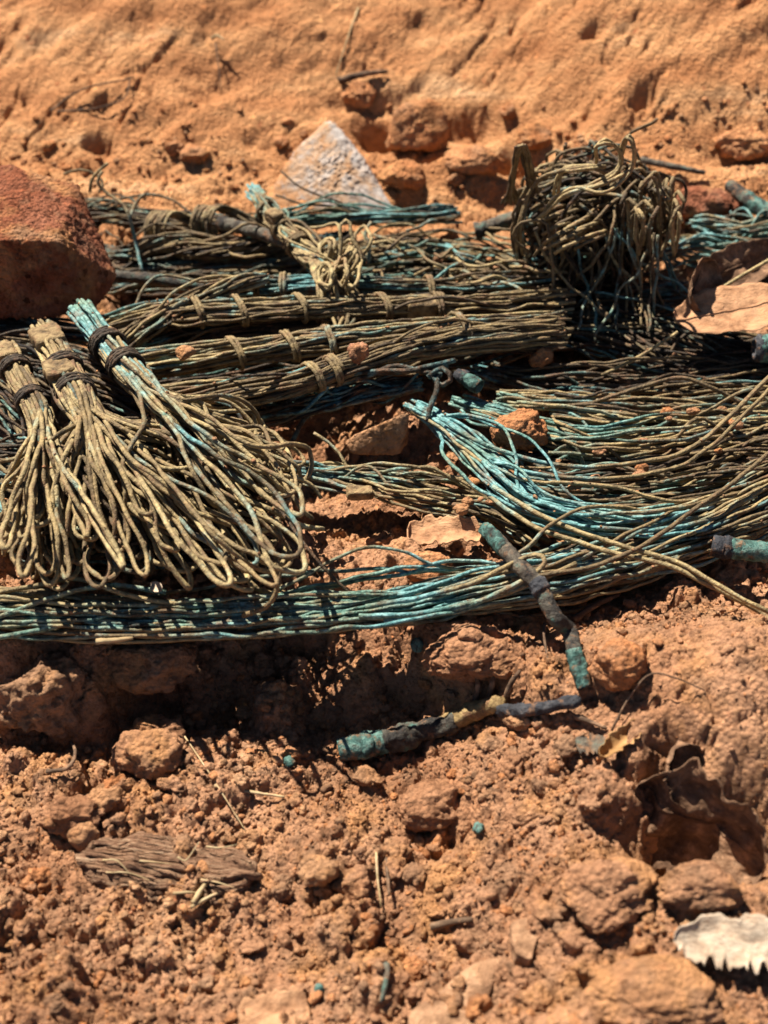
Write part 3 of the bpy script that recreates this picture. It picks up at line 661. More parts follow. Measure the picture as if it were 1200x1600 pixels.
LW('greenish wire looping back over the long dark tube', [(570, 948, .9), (650, 935, 1.1), (740, 910, 1.5), (800, 880, 2.0), (840, 866, 2.3), (852, 878, 2.2), (830, 900, 1.8), (770, 930, 1.2), (690, 958, .8), (600, 972, .6)], .09, [.5, .6, .3, 0, 0, .1, .3, .6, .6, .5], .7)
LW('turquoise wire running highest over the front edge bundle', [(560, 962, .8), (650, 958, .9), (740, 942, 1.0), (830, 912, 1.2), (900, 880, 1.3)], .09, [.7, .75, .5, .1, 0], .7)
LW('pale green wire leaving the pile near the grey clod', [(-30, 1000, .2), (60, 985, .4), (120, 970, .5), (180, 955, .5)], .09, .6, .8)
LW('light green wire crossing above the grey clod', [(-30, 975, .5), (50, 945, .8), (110, 925, 1.0), (180, 915, 1.0), (260, 925, .8)], .09, .5, .8)
LW('khaki wire in front of the drooping loops', [(-30, 930, .6), (40, 918, .9), (120, 905, 1.1), (200, 930, 1.0), (300, 948, .6)], .09, .1, .8)
LW('brown wire hooking down from the loops into the shade', [(330, 800, 3.0), (400, 830, 3.0), (430, 870, 2.8), (435, 910, 2.3), (420, 945, 1.6), (380, 962, .9)], .09, 0, .55)
LW('thin wire springing from the pale loops to the shadow edge', [(400, 760, 2.6), (440, 800, 2.4), (490, 870, 1.6), (540, 920, .8), (590, 965, .2)], .06, 0, .25)
LW('pale wire end with a flattened tip beside the shadow', [(360, 770, 2.6), (430, 800, 2.2), (470, 820, 1.6), (505, 826, 1.2)], .1, .05, .85)
LW('green stemmed fork of wire standing behind the red block', [(222, 425, .6), (212, 380, 1.4), (202, 340, 2.6), (190, 318, 3.0), (165, 300, 3.2), (152, 285, 3.6), (160, 268, 4.0)], .085, [.5, .6, .5, .3, .1, 0, 0], .7)
LW('bent wire hook beside the forked green wire', [(140, 300, 3.0), (145, 278, 3.6), (168, 255, 4.2)], .08, 0, .75)
LW('thin arched wire over the top of the red block', [(100, 272, 3.4), (125, 264, 3.6), (148, 270, 3.4), (162, 286, 3.0), (155, 300, 2.8)], .07, 0, .45)
LW('short fork arm of green wire near the folded loops', [(203, 340, 2.6), (212, 318, 2.8), (228, 302, 3.0)], .08, .4, .5)
LW('dark springy wire in front of the white stone, upper', [(440, 268, 2.0), (470, 292, 1.8), (520, 312, 1.6), (570, 330, 1.2)], .06, 0, .25)
LW('dark springy wire in front of the white stone, lower', [(430, 305, 1.6), (470, 318, 1.5), (520, 322, 1.4), (560, 332, 1.2)], .06, 0, .3)
LW('tall khaki wire curl standing over the spilled curls', [(530, 420, 2.6), (533, 380, 3.6), (531, 352, 4.2), (545, 345, 4.3), (550, 372, 3.8), (565, 400, 3.2), (560, 420, 2.8)], .085, 0, .9)
LW('green kinked wire end near the tall curl', [(575, 415, 1.6), (578, 385, 2.2), (570, 365, 2.6), (580, 346, 3.0)], .085, .5, .7)
LW('dark thin twig of wire arching near the coil', [(690, 440, 1.4), (705, 418, 1.9), (725, 412, 2.1), (728, 440, 1.5)], .06, .2, .3)
LW('turquoise thin wire curving near the square plug', [(650, 455, 1.4), (680, 435, 1.8), (700, 418, 2.0), (715, 412, 2.0)], .075, .7, .6)
for i in range(26):
    x = rng.uniform(560, 830); y = rng.uniform(360, 440); a = rng.uniform(-.5, .9); L = rng.uniform(40, 110)
    pts = [(x + math.cos(a) * L * s, y + math.sin(a) * L * .6 * s + rng.normal(0, 5), 1.3 + .5 * math.sin(3.1 * s) + rng.uniform(0, .4)) for s in (0, .33, .66, 1)]
    LW('loose springy wire strewn between the spilled curls and the coil', pts, .075, rng.choice([0, 0, .3, .6]), rng.uniform(.4, .9), 'springy wires strewn between curls and coil', rough=.12)

# blackened knot with its strands
kb = P(690, 590, .6); kr = empty('blackened_knot', kb); tag(kr, 'blackened knot of twisted wire above the turquoise fan', 'wire knot')
for pts in ([(425, 640, .9), (480, 612, 1.4), (535, 588, 1.8), (590, 578, 2.0), (640, 580, 2.1), (700, 572, 2.2)], [(490, 612, 1.2), (540, 582, 1.9), (600, 583, 1.9), (660, 574, 2.2), (712, 562, 2.4)],
            [(520, 600, 1.3), (570, 590, 1.7), (620, 572, 2.1), (690, 586, 2.1)], [(682, 585, 2.2), (680, 610, 1.9), (672, 640, 1.5), (670, 660, 1.2)], [(530, 606, 1.2), (480, 650, .5), (455, 690, .1), (448, 705, -.2)],
            [(670, 590, 2.2), (690, 575, 2.5), (705, 590, 2.3), (688, 600, 2.0), (675, 585, 2.3)]):
    wire(kr, kb, [P(*q) for q in pts], .11, rng.uniform(.05, .35), .14, rough=.06)

# ------------------------------------------------------------------ stones, clods and crumbs
def ico(sub):
    bm = bmesh.new(); bmesh.ops.create_icosphere(bm, subdivisions=sub, radius=1.0)
    V = np.array([v.co[:] for v in bm.verts]); F = np.array([[v.index for v in f.verts] for f in bm.faces]); bm.free(); return V, F
ICO = {k: ico(k) for k in (1, 2, 3, 4, 5, 6)}
def PY(px, py, y):
    d = ray(px, py); return CAM + d * ((y - CAM[1]) / d[1])
def crumble(V, c, amp, cell, seed, fine=.3):
    """roughen a body about its centre c: granules and pits"""
    d = V - c; L = np.linalg.norm(d, axis=1)[:, None]; d = d / L
    q = V + seed * 7.3
    k = amp * (1.6 * fbm(q / (cell * 3.2), 3) - 1.2 * (pack3(q, cell, seed % 9) / cell - .5) + fine * 1.5 * fbm(q / (cell * .35), 3, .6) - .5 * (pack3(q, cell * .42, seed % 5) / cell))
    return V + d * k[:, None]
def hull_rock(name, pts, mat, label, cat, sub=5, p=14, amp=.1, cell=.5, seed=1, group=None, fine=.3):
    """stone with flat faces: the convex hull of pts, edges softened, surface broken up"""
    pts = np.asarray(pts, float); bm = bmesh.new()
    for q in pts: bm.verts.new(q)
    bmesh.ops.convex_hull(bm, input=bm.verts[:]); bm.normal_update()
    c = pts.mean(0); pl = []
    for f in bm.faces:
        n = np.array(f.normal); dd = n.dot(np.array(f.verts[0].co) - c)
        if dd < 0: n, dd = -n, -dd
        pl.append(n / max(dd, .05))
    bm.free(); pl = np.array(pl); V, F = ICO[sub]
    rad = (np.maximum(V @ pl.T, 0) ** p).sum(1) ** (-1 / p)
    W = c + V * rad[:, None]; W = crumble(W, c, amp, cell, seed, fine)
    base = c.copy(); base[2] = W[:, 2].min()
    o = link(name, mesh_from(name, W, F, mat, base, smooth=False), None, base); tag(o, label, cat, group); return o
def clod_mesh(seed, sub, mat, sq=(1, 1, 1), amp=.16, cell=.5):
    V, F = ICO[sub]; r = np.random.default_rng(seed); n = r.normal(size=(9, 3)); n /= np.linalg.norm(n, axis=1)[:, None]
    d = r.uniform(.62, 1.0, 9); rad = np.minimum(1.0, ((np.maximum(V @ n.T, 0) / d) ** 9).sum(1) ** (-1 / 9) + 0)
    W = crumble(V * rad[:, None], np.zeros(3), amp, cell, seed) * np.array(sq)
    return mesh_from('soil_clod', W, F, mat, smooth=sub < 4)
def clod(px, py, rx, ry, rz, mat, label, z=None, sub=5, seed=1, sink=.62, amp=.2, cell=.4, name='soil_clod', cat='clod', group=None, rot=0):
    """a clod seen at that pixel; z: height of its middle, or resting on the ground"""
    p = PG(px, py) if z is None else P(px, py, z)
    if z is None:
        # the pixel names the middle of the visible side: shift to where it rests
        p = p + np.array([0, ry * .35, 0]); p[2] = T(p[0], p[1])
    me = clod_mesh(seed, sub, M[mat], (1, 1, 1), amp, cell); o = link(name, me, None, p + (np.array([0, 0, rz * (.9 - sink)]) if z is None else 0))
    o.scale = (rx, ry, rz); o.rotation_euler = (0, 0, rot)
    tag(o, label, cat, group); return o
# the red block on the pile
B = []
for a, b_, z in ((-90, 500, 1.7), (92, 497, 1.7), (150, 486, 1.9), (184, 432, 2.6), (150, 440, 1.7), (-90, 440, 1.7),
                 (-90, 372, 5.3), (88, 376, 5.2), (122, 288, 5.2), (10, 256, 6.2), (-90, 250, 6.3)): B.append(P(a, b_, z))
hull_rock('red_block', B, M['soil_red'], 'large angular block of dark red clay resting on the wires, shaded in front', 'block', 6, 110, .075, .26, 3, fine=1.3)
# the white stone
g0 = PG(520, 330)
Q = [PY(512, 188, g0[1] + 3.4), PY(525, 192, g0[1] + 3.3), PY(455, 240, g0[1] + 2.4), PY(424, 298, g0[1] + 1.0), PY(416, 340, g0[1]), PY(618, 332, g0[1] - .2), PY(592, 284, g0[1] + 1.2), PY(556, 228, g0[1] + 2.7), PY(540, 350, g0[1] - .8), PY(545, 290, g0[1] + .5), PY(500, 200, g0[1] + 5), PY(440, 340, g0[1] + 4.5), PY(620, 340, g0[1] + 4.5)]
hull_rock('white_stone', Q, M['quartz'], 'pointed white quartz stone standing at the foot of the bank', 'stone', 6, 40, .06, .5, 8, fine=1.2)
g1 = PG(660, 250)
Q = [PY(608, 172, g1[1] + 1), PY(690, 150, g1[1] + 1.2), PY(705, 200, g1[1] + .4), PY(640, 152, g1[1] + 2), PY(612, 232, g1[1]), PY(665, 236, g1[1] - .2), PY(700, 240, g1[1] + 1), PY(600, 240, g1[1] + 2)]
hull_rock('soil_clod', Q, M['soil_orange'], 'big squarish orange clod lodged on the bank above the white stone', 'clod', 5, 10, .16, .6, 12)
clod(1098, 325, 1.75, 1.2, 1.0, 'soil_red', 'pinkish red clod lying behind the brown leaves', z=1.2, seed=21, amp=.12, sub=5)
clod(740, 262, 1.5, 1.1, .8, 'soil_orange', 'rounded orange clod at the foot of the bank beside the coil', seed=22, amp=.14)
clod(560, 172, .9, .8, .7, 'soil_orange', 'broken orange clod just over the tip of the white stone', seed=24, amp=.2)
clod(838, 232, 1.1, .8, .7, 'soil_orange', 'crumbling orange clod above the bent strands of the coil', seed=25, amp=.2)
clod(1165, 250, 1.6, 1.0, .9, 'soil_orange', 'wide orange clod on the bank over the pinkish clod', seed=26, amp=.18)
clod(300, 255, .9, .7, .5, 'soil_orange', 'low orange clod behind the folded loops', seed=27, amp=.2)
clod(630, 290, 1.2, 1.0, .8, 'soil_orange', 'orange clod against the flank of the white stone', seed=23, amp=.14)
clod(62, 1098, 1.75, 1.7, 2.1, 'soil_grey', 'large grey brown clod propping up the long bundle', z=-2.6, seed=31, amp=.2, cell=.35, sub=6, sink=0.0)
clod(245, 1042, 1.75, 1.1, .95, 'soil_grey', 'smaller grey brown clod wedged under the long bundle', z=-1.7, seed=32, amp=.17, cell=.4, sub=5, sink=0.1)
clod(814, 678, 1.1, .9, .85, 'soil_orange', 'round orange clod sitting on the green blue wires', z=1.2, seed=33, amp=.2, cell=.4, sink=.1)
clod(668, 884, .9, .8, .7, 'soil_orange', 'smooth orange clod just above the front edge bundle', z=-.2, seed=34, amp=.07, sub=4, sink=.2)
clod(845, 562, .55, .5, .5, 'soil_orange', 'small orange clod on the shaded band of wires', z=1.0, seed=35, amp=.2, sub=4)
clod(558, 552, .42, .42, .5, 'soil_red', 'little reddish crumb perched on the lowest middle bundle', z=3.0, seed=36, amp=.2, sub=4, sink=0.2)
clod(290, 552, .42, .36, .32, 'soil_tan', 'small tan pebble lying on the third middle bundle', z=2.5, seed=37, amp=.08, sub=4, sink=.2, name='pebble', cat='pebble')
clod(680, 1285, 1.25, .9, .75, 'soil', 'dark undercut clod in the bare foreground soil', seed=41, amp=.2, cell=.35)
clod(960, 1420, 1.4, 1.2, .8, 'soil', 'rough lump of earth near the pale serrated leaf', seed=42, amp=.2, cell=.4, sub=6)
clod(1090, 1412, 1.3, .7, .6, 'soil', 'lump of earth at the lip of the leaf hole', seed=43, amp=.2, cell=.4)
clod(1020, 1565, 2.2, 1.2, .6, 'soil', 'broad low lump of earth in front of the pale serrated leaf', seed=44, amp=.12, cell=.4, sub=6, sink=.6)
clod(230, 1210, 1.2, 1.0, .8, 'soil', 'lumpy clod at the edge of the deep shadow', seed=45, amp=.2, cell=.35)
clod(110, 1290, 1.2, .8, .7, 'soil', 'clod with a crumbled flank near the bark piece', seed=46, amp=.2, cell=.35)
clod(240, 1165, 1.0, .8, .8, 'soil', 'clod half lit in front of the wedged grey clod', seed=47, amp=.2, cell=.35)
clod(135, 1320, .6, .5, .5, 'soil_tan', 'pale smooth faced clod touching the bark piece', seed=48, amp=.08, sub=4)
clod(730, 1020, .55, .5, .45, 'soil', 'rounded clod at the rim below the front edge bundle', seed=49, amp=.14, sub=4)
clod(735, 1070, 1.6, 1.2, .8, 'soil', 'wide crumbly clod behind the broken tube', seed=50, amp=.14, cell=.35, sub=6)
clod(960, 1085, 1.0, .9, .75, 'soil_orange', 'orange clod where the two tubes meet', seed=51, amp=.12, cell=.35)

for i in range(34):
    px, py = [(rng.uniform(830, 1010), rng.uniform(690, 770)), (rng.uniform(690, 800), rng.uniform(730, 800)), (rng.uniform(560, 900), rng.uniform(380, 470)), (rng.uniform(1000, 1180), rng.uniform(640, 720))][i % 4]
    r = rng.uniform(.1, .26)
    clod(px, py, r * 1.3, r, r * .8, 'soil' if i % 3 else 'soil_orange', 'crumb of earth caught among the wires', z=rng.uniform(.9, 1.4), seed=200 + i, sub=3, name='soil_crumb', cat='crumb', group='crumbs of earth caught among the wires')
# clods too alike to tell apart
protos = [clod_mesh(100 + k, 4, M[['soil', 'soil', 'soil_orange', 'soil', 'soil_grey', 'soil_tan'][k % 6]], (1, 1, 1), .26, .36) for k in range(12)]
def dens(x, y): return fbm(np.array([[x * .2 + 5, y * .2, 3.3]]), 3)[0]
k = 0; tries = 0
while k < 170 and tries < 4000:
    tries += 1
    px = rng.uniform(-20, 1220); py = 1000 + 620 * rng.random() ** .9
    p = PG(px, py)
    if dens(p[0], p[1]) + rng.normal(0, .12) < .0 or (px > 930 and py < 1400) or (px > 1010 and 1420 < py < 1570): continue
    r = .16 + .42 * rng.random() ** 2.2
    o = link('soil_clod', protos[rng.integers(12)], None, p + np.array([0, 0, r * .12]))
    o.scale = (r * rng.uniform(.8, 1.35), r * rng.uniform(.8, 1.2), r * rng.uniform(.65, .95)); o.rotation_euler = tuple(rng.uniform(0, 6.28, 3) * np.array([.1, .1, 1]))
    tag(o, 'small brown earth clod lying loose on the foreground soil', 'clod', 'loose clods on the foreground soil'); k += 1
for k in range(70):
    px = rng.uniform(0, 1200); py = rng.uniform(165, 305); p = PG(px, py); r = .14 + .42 * rng.random() ** 2.2
    o = link('soil_clod', protos[rng.integers(4)], None, p + np.array([0, 0, r * .3])); o.data = protos[2 + 6 * (k % 2)]
    o.scale = (r * rng.uniform(.9, 1.4), r, r * rng.uniform(.6, .9)); o.rotation_euler = (0, 0, rng.uniform(0, 6.28))
    tag(o, 'small orange earth clod at the foot of the bank', 'clod', 'loose clods at the foot of the bank')

def scatter(name, n, place, size, mats, sub=1, label=None, sq=.8):
    """crumbs nobody could count: one mesh"""
    V0, F0 = ICO[sub]; tmpl = []
    for s_ in range(10):
        r = np.random.default_rng(s_ + 50); tmpl.append(V0 * (1 + r.uniform(-.28, .28, (len(V0), 1))) * r.uniform(.6, 1.3, 3))
    pts = place(n); n = len(pts); rad = size(n); nv = len(V0)
    ang = rng.uniform(0, 6.28, n); tl = rng.normal(0, .5, n); ti = rng.integers(0, 10, n)
    TV_ = np.array(tmpl)[ti]; ca, sa = np.cos(ang)[:, None], np.sin(ang)[:, None]; cb, sb = np.cos(tl)[:, None], np.sin(tl)[:, None]
    x = TV_[..., 0] * ca - TV_[..., 1] * sa; y0 = TV_[..., 0] * sa + TV_[..., 1] * ca; y = y0 * cb - TV_[..., 2] * sb; z = y0 * sb + TV_[..., 2] * cb
    W = np.stack([x, y, z * sq], -1) * rad[:, None, None] + pts[:, None, :] + np.array([0, 0, 1.0]) * (rad * .25)[:, None, None]
    F_ = (F0[None] + (np.arange(n) * nv)[:, None, None]).reshape(-1, 3)
    me = mesh_from(name, W.reshape(-1, 3), F_, M[mats[0]], smooth=False)
    for m_ in mats[1:]: me.materials.append(M[m_])
    if len(mats) > 1: me.polygons.foreach_set('material_index', np.repeat(rng.integers(0, len(mats), n), len(F0)).astype(np.int32))
    o = link(name, me); tag(o, label, 'crumbs', kind='stuff'); return o
def on_ground(x0, x1, y0, y1, lo=-.15, patch=.25):
    def f(n):
        x = rng.uniform(x0, x1, n); y = rng.uniform(y0, y1, n)
        w = fbm(np.stack([x * patch, y * patch, np.full(n, 7.7)], -1), 3) + rng.normal(0, .12, n)
        k = (w > lo) & ~((x > 6.6) & (y < -6.5) & (y > -15.8) & (rng.random(n) < .88)); x, y = x[k], y[k]; return np.stack([x, y, T(x, y)], -1)
    return f
scatter('soil_crumbs', 25000, on_ground(-15, 15, -21, -3, -.3), lambda n: .028 + .05 * rng.random(n) ** 2, ['soil', 'soil', 'soil_orange', 'soil_grey'], 1, 'fine crumbs of brown earth strewn over the foreground')
scatter('soil_lumps', 5200, on_ground(-15, 15, -21, -3, -.02, .33), lambda n: .07 + .15 * rng.random(n) ** 2.5, ['soil', 'soil', 'soil_orange', 'soil_grey', 'soil_tan'], 2, 'pea sized lumps of brown earth strewn over the foreground')
scatter('soil_crumbs', 6500, on_ground(-20, 20, -4, 24, -.2), lambda n: .03 + .09 * rng.random(n) ** 2.5, ['soil', 'soil_orange', 'soil_red', 'soil_grey'], 1, 'crumbs of reddish earth lying between the wires')
scatter('soil_crumbs', 3200, on_ground(-21, 21, 19.5, 27.5, .0), lambda n: .04 + .16 * rng.random(n) ** 3, ['soil_orange', 'soil_orange', 'soil_tan'], 1, 'crumbs of orange earth on the bank')
WP = np.concatenate(WIREPTS)
def on_wires(n):
    q = WP[rng.integers(0, len(WP), n)]; w = fbm(q[:, :3] * .35 + 3, 2) + rng.normal(0, .1, n); q = q[w > .02]
    p = q[:, :3].copy(); p[:, 2] += q[:, 3] * .8; p[:, :2] += rng.normal(0, .03, (len(p), 2)); return p
scatter('soil_dust', 10000, on_wires, lambda n: .018 + .075 * rng.random(n) ** 3.5, ['soil', 'soil_tan', 'soil_grey'], 1, 'grains of earth caught on the wires')

# ------------------------------------------------------------------ plugs of old card in the bundles
def plug(key, px, py, z, ln, wd, ht, heading, mat='card', name='card_plug', seed=5):
    root, base = ROOTS[key]; c = P(px, py, z); h = math.radians(heading); u = np.array([math.cos(h), math.sin(h), 0]); v = np.array([-u[1], u[0], 0]); w = np.array([0, 0, 1.0])
    pl = np.array([u / (ln / 2), -u / (ln / 2), v / (wd / 2), -v / (wd / 2), w / (ht / 2), -w / (ht / 2)]); V, F = ICO[4]
    W = c + V * ((np.maximum(V @ pl.T, 0) ** 9).sum(1) ** (-1 / 9))[:, None]; W = crumble(W, c, .06, .35, seed)
    return link(name, mesh_from(name, W, F, M[mat], base), root)
ROOTS['h1'] = h1[:2]; ROOTS['h2'] = h2_[:2]; ROOTS['h3'] = h3[:2]
k2 = 'second bundle of the middle row, spirally wrapped, with a square plug'; k3 = 'third bundle of the middle row, passing the small tan pebble'
plug(k2, 660, 480, 2.0, 1.3, .9, .8, 2); plug(k3, 662, 515, 2.35, 1.2, .6, .4, 4, seed=6)
plug(k3, 490, 525, 2.3, 1.2, .5, .3, 8, seed=7)
plug('h2', 74, 528, 3.75, 1.2, 1.15, .6, -60, seed=8); plug('h2', 92, 578, 3.95, 1.1, 1.0, .5, -62, seed=9); plug('h1', 10, 556, 3.3, .9, .8, .7, -60, seed=10)
plug('green topped tied hank slanting down the back row, spilling pale curls', 428, 338, 2.8, .8, .6, .5, -50, seed=11)
plug('half buried khaki wire bundle emerging from soil beside the tan plug', 562, 770, .4, 1.0, .5, .4, 5, seed=12)

# ------------------------------------------------------------------ corroded tubes
def ringstack(p, r, sides=22, hollow=0, noise_amp=.05, seed=1.0, squash=1.0):
    """skin of a tube: hollow -1/1 opens the first/last end"""
    p = np.asarray(p, float); m = len(p); r = np.asarray(r, float); t, n, b = frames(p); a = np.arange(sides) / sides * 2 * math.pi
    def ring(i, rad): return p[i] + rad * (np.cos(a)[:, None] * n[i] + squash * np.sin(a)[:, None] * b[i])
    R = [ring(i, r[i]) for i in range(m)]
    R = [p[i] + (q - p[i]) * (.84 + noise_amp * 1.8 * fbm(q * 1.7 + seed, 3) + (.12 + .5 * noise_amp) * fbm(q * 6 + seed, 3))[:, None] for i, q in enumerate(R)]
    if hollow < 0:
        k = min(m - 1, max(2, m // 3)); R = [p[k] + (ring(0, r[0] * .62) - p[0]), p[0] + (R[0] - p[0]) * .74] + R
    if hollow > 0:
        k = max(0, m - 1 - max(2, m // 3)); R = R + [p[-1] + (R[-1] - p[-1]) * .74, p[k] + (ring(m - 1, r[-1] * .62) - p[-1])]
    V = np.concatenate(R); k = np.arange(sides); k2_ = (k + 1) % sides
    F = np.concatenate([np.stack([i * sides + k, i * sides + k2_, (i + 1) * sides + k2_, (i + 1) * sides + k], -1) for i in range(len(R) - 1)]).tolist()
    F.append(list(range(sides))[::-1]); F.append(list(range((len(R) - 1) * sides, len(R) * sides))); return V, F
def tube_thing(name, label, cat, parts, group=None):
    """parts: (part name, material, [(px, py, z, radius)], hollow, noise)"""
    allp = np.concatenate([px_path(q[2])[:, :3] for q in parts]); base = allp.mean(0); base[2] = allp[:, 2].min() - .4
    root = empty(name, base); tag(root, label, cat, group); made = {}
    for i, (pn, mt, path, hol, na, *par) in enumerate(parts):
        K = px_path(path); n = max(12, int(length(K) / .07)); C = spline(K, n)
        V, F = ringstack(C[:, :3], C[:, 3], 22, hol, na, 3.1 * i + len(label)); me = mesh_from(pn, V, F, M[mt], base)
        o = link(pn, me, made[par[0]] if par else root); made[pn] = o
    return root
tube_thing('corroded_tube', 'long dark tube crossing the front edge bundle with green ends', 'tube', [
    ('tube', 'tube_grey', [(770, 836, 1.7, 0.310), (805, 876, 1.9, 0.318), (842, 915, 1.7, 0.327)], 0, .05),
    ('tube_mouth', 'tube_green', [(758, 826, 1.6, 0.284), (772, 840, 1.75, 0.318), (790, 860, 1.85, 0.323)], -1, .08),
    ('crimp_ring', 'char', [(836, 909, 1.75, 0.361), (842, 916, 1.7, 0.387), (849, 925, 1.65, 0.361)], 0, .12),
    ('tube_section', 'tube_dark', [(845, 920, 1.65, 0.318), (868, 965, 1.2, 0.318), (886, 1012, (.75,), 0.310), (899, 1050, (.5,), 0.301)], 0, .05),
    ('tube_end', 'tube_green', [(893, 1035, (.6,), 0.314), (903, 1062, (.42,), 0.327), (913, 1085, (.3,), 0.310)], 1, .08)])
tube_thing('broken_tube', 'broken tube with a green ferrule and a charred tail lying on the bare soil', 'tube', [
    ('ferrule', 'tube_green', [(530, 1188, (.5,), .44), (545, 1185, (.5,), .5), (565, 1181, (.5,), .5), (585, 1177, (.5,), .51), (602, 1174, (.5,), .46)], -1, .07),
    ('ferrule_ring', 'tube_green', [(566, 1181, (.5,), .52), (571, 1180, (.5,), .545), (576, 1179, (.5,), .52)], 0, .05, 'ferrule'),
    ('sleeve', 'tube_dark', [(598, 1174, (.5,), .45), (625, 1168, (.5,), .47), (655, 1160, (.5,), .4), (690, 1150, (.5,), .42), (715, 1143, (.5,), .36)], 0, .22),
    ('core', 'fibre', [(690, 1146, (.5,), .3), (720, 1135, (.5,), .37), (755, 1122, (.5,), .36), (785, 1114, (.5,), .3)], 0, .16),
    ('tail', 'char', [(776, 1122, (.45,), .22), (795, 1128, (.5,), .32), (830, 1126, (.5,), .24), (862, 1119, (.5,), .2), (894, 1114, (.48,), .26), (903, 1112, (.4,), .13)], 0, .25)])
tube_thing('corroded_tube', 'green tube end with a black ring poking in from the edge of the picture', 'tube', [
    ('tube', 'tube_green', [(1135, 856, 1.0, .4), (1170, 860, 1.0, .43), (1250, 868, .9, .43)], 0, .07),
    ('mouth', 'char', [(1112, 852, 1.0, .42), (1122, 854, 1.0, .47), (1130, 855, 1.0, .43)], -1, .1),
    ('rim_ring', 'char', [(1128, 855, 1.0, .45), (1136, 856, 1.0, .49), (1144, 857, 1.0, .44)], 0, .12)])
tube_thing('corroded_tube', 'pale grey tube beside the bent over strands of the coil', 'tube', [
    ('tube', 'tube_grey', [(755, 358, 1.6, .42), (790, 346, 1.8, .42), (820, 336, 1.9, .42)], 0, .05),
    ('mouth', 'tube_dark', [(742, 362, 1.55, .44), (750, 360, 1.6, .47), (760, 356, 1.62, .44)], -1, .12)])
tube_thing('corroded_tube', 'stubby turquoise tube with a black open mouth near the knot', 'tube', [
    ('tube', 'tube_green', [(722, 588, 1.6, .3), (736, 596, 1.6, .36), (750, 604, 1.55, .38)], 1, .12),
    ('collar', 'char', [(715, 583, 1.6, .26), (722, 588, 1.6, .33), (728, 592, 1.6, .3)], 0, .15)])
tube_thing('corroded_tube', 'pale tube running from the folded loops into the back hank', 'tube', [
    ('tube', 'tube_grey', [(345, 348, 1.7, .36), (400, 362, 1.8, .36), (450, 380, 1.8, .34)], -1, .05),
    ('end_ring', 'tube_dark', [(343, 347, 1.7, .37), (349, 349, 1.7, .4), (355, 351, 1.7, .37)], 0, .1)])
tube_thing('corroded_tube', 'thin black tube lying behind the middle row near the red block', 'tube', [
    ('tube', 'tube_dark', [(175, 432, 1.2, .3), (230, 435, 1.3, .3), (320, 448, 1.2, .28)], 1, .08), ('cap', 'char', [(165, 431, 1.2, .28), (175, 432, 1.2, .34), (190, 433, 1.2, .31)], 0, .1)])
tube_thing('corroded_tube', 'black and turquoise tube lying in the frayed green wires', 'tube', [
    ('tube', 'tube_dark', [(1140, 290, 1.8, .36), (1180, 320, 1.8, .4), (1240, 350, 1.8, .4)], -1, .08), ('band', 'tube_green', [(1165, 308, 1.8, .42), (1185, 323, 1.8, .45), (1205, 333, 1.8, .43)], 0, .12)])
tube_thing('corroded_tube', 'green ribbed tube end at the picture edge by the big brown leaf', 'tube', [
    ('tube', 'tube_green', [(1185, 545, 1.6, .6), (1215, 545, 1.6, .7), (1260, 545, 1.6, .7)], 0, .1), ('wrap', 'char', [(1178, 545, 1.6, .5), (1184, 545, 1.6, .68), (1190, 545, 1.6, .6)], -1, .1)])

# ------------------------------------------------------------------ dry leaves, bark, straw
def leaf(name, label, px, py, z, ln, wd, mat, heading=0, pitch=0, roll=0, curl=0, bend=0, crump=.15, teeth=0, shape=1.0, seed=1, thick=.02, cat='leaf', ground=False, rib=True, nu=64, nv=18, fray=.16, ridge=0.0):
    u = np.linspace(-.5, .5, nu); v = np.linspace(-1, 1, nv); U, Vv = np.meshgrid(u, v, indexing='ij')
    hw = np.power(np.clip(1 - (2 * np.abs(u)) ** 2.2, 0, 1), .5 * shape) * wd / 2
    e1 = 1 + fray * fbm(np.stack([u * 7, u * 0 + seed, u * 0], -1), 3); e2 = 1 + fray * fbm(np.stack([u * 7, u * 0 - seed - 9, u * 0], -1), 3)
    if teeth:
        ph = (u + .5) * teeth + .3 * np.sin(u * 17 + seed) + .35 * np.sin(u * 41); e1 = e1 * (1 - .4 * np.abs(np.sin(math.pi * ph)) ** .9 * (1 + .6 * np.sin(u * 23)))
        e2 = e2 * (.8 + .2 * np.abs(np.cos(math.pi * ph * .45)))
    X = U * ln; Y = Vv * np.where(Vv < 0, (hw * e1)[:, None], (hw * e2)[:, None]); q = np.stack([X * .55, Y * .55, np.full_like(X, seed * 3.3)], -1)
    Z = curl * Vv ** 2 * wd / 2 + bend * (2 * U) ** 2 * ln / 4 + crump * (1.3 * fbm(q, 3) + .5 * np.abs(perlin(q * 2.2)))
    if ridge:
        Z = Z + ridge * np.abs(fbm(np.stack([U * .8, Vv * 8, np.full_like(U, seed)], -1), 4, .6)); X = X + np.sign(U) * np.abs(2 * U) ** 3 * .9 * fbm(np.stack([Vv * 4, Vv * 0 + seed, np.sign(U)], -1), 3)
    c = PG(px, py, z) if ground else P(px, py, z)
    k = np.arange(nu * nv).reshape(nu, nv); F = np.stack([k[:-1, :-1], k[1:, :-1], k[1:, 1:], k[:-1, 1:]], -1).reshape(-1, 4)
    root = empty(name, c); tag(root, label, cat); root.rotation_euler = (math.radians(roll), math.radians(-pitch), math.radians(heading))
    o = link('blade', mesh_from('blade', np.stack([X, Y, Z], -1).reshape(-1, 3), F, M[mat]), root)
    md = o.modifiers.new('thickness', 'SOLIDIFY'); md.thickness = thick * S; md.offset = 0
    if rib:
        i = nv // 2; L = np.stack([X[2:-2, i], Y[2:-2, i], Z[2:-2, i] + .02], -1); V2, F2 = tube(L, np.linspace(.05, .02, len(L)), 6)
        link('midrib', mesh_from('midrib', V2, F2, M[mat]), root)
    return root
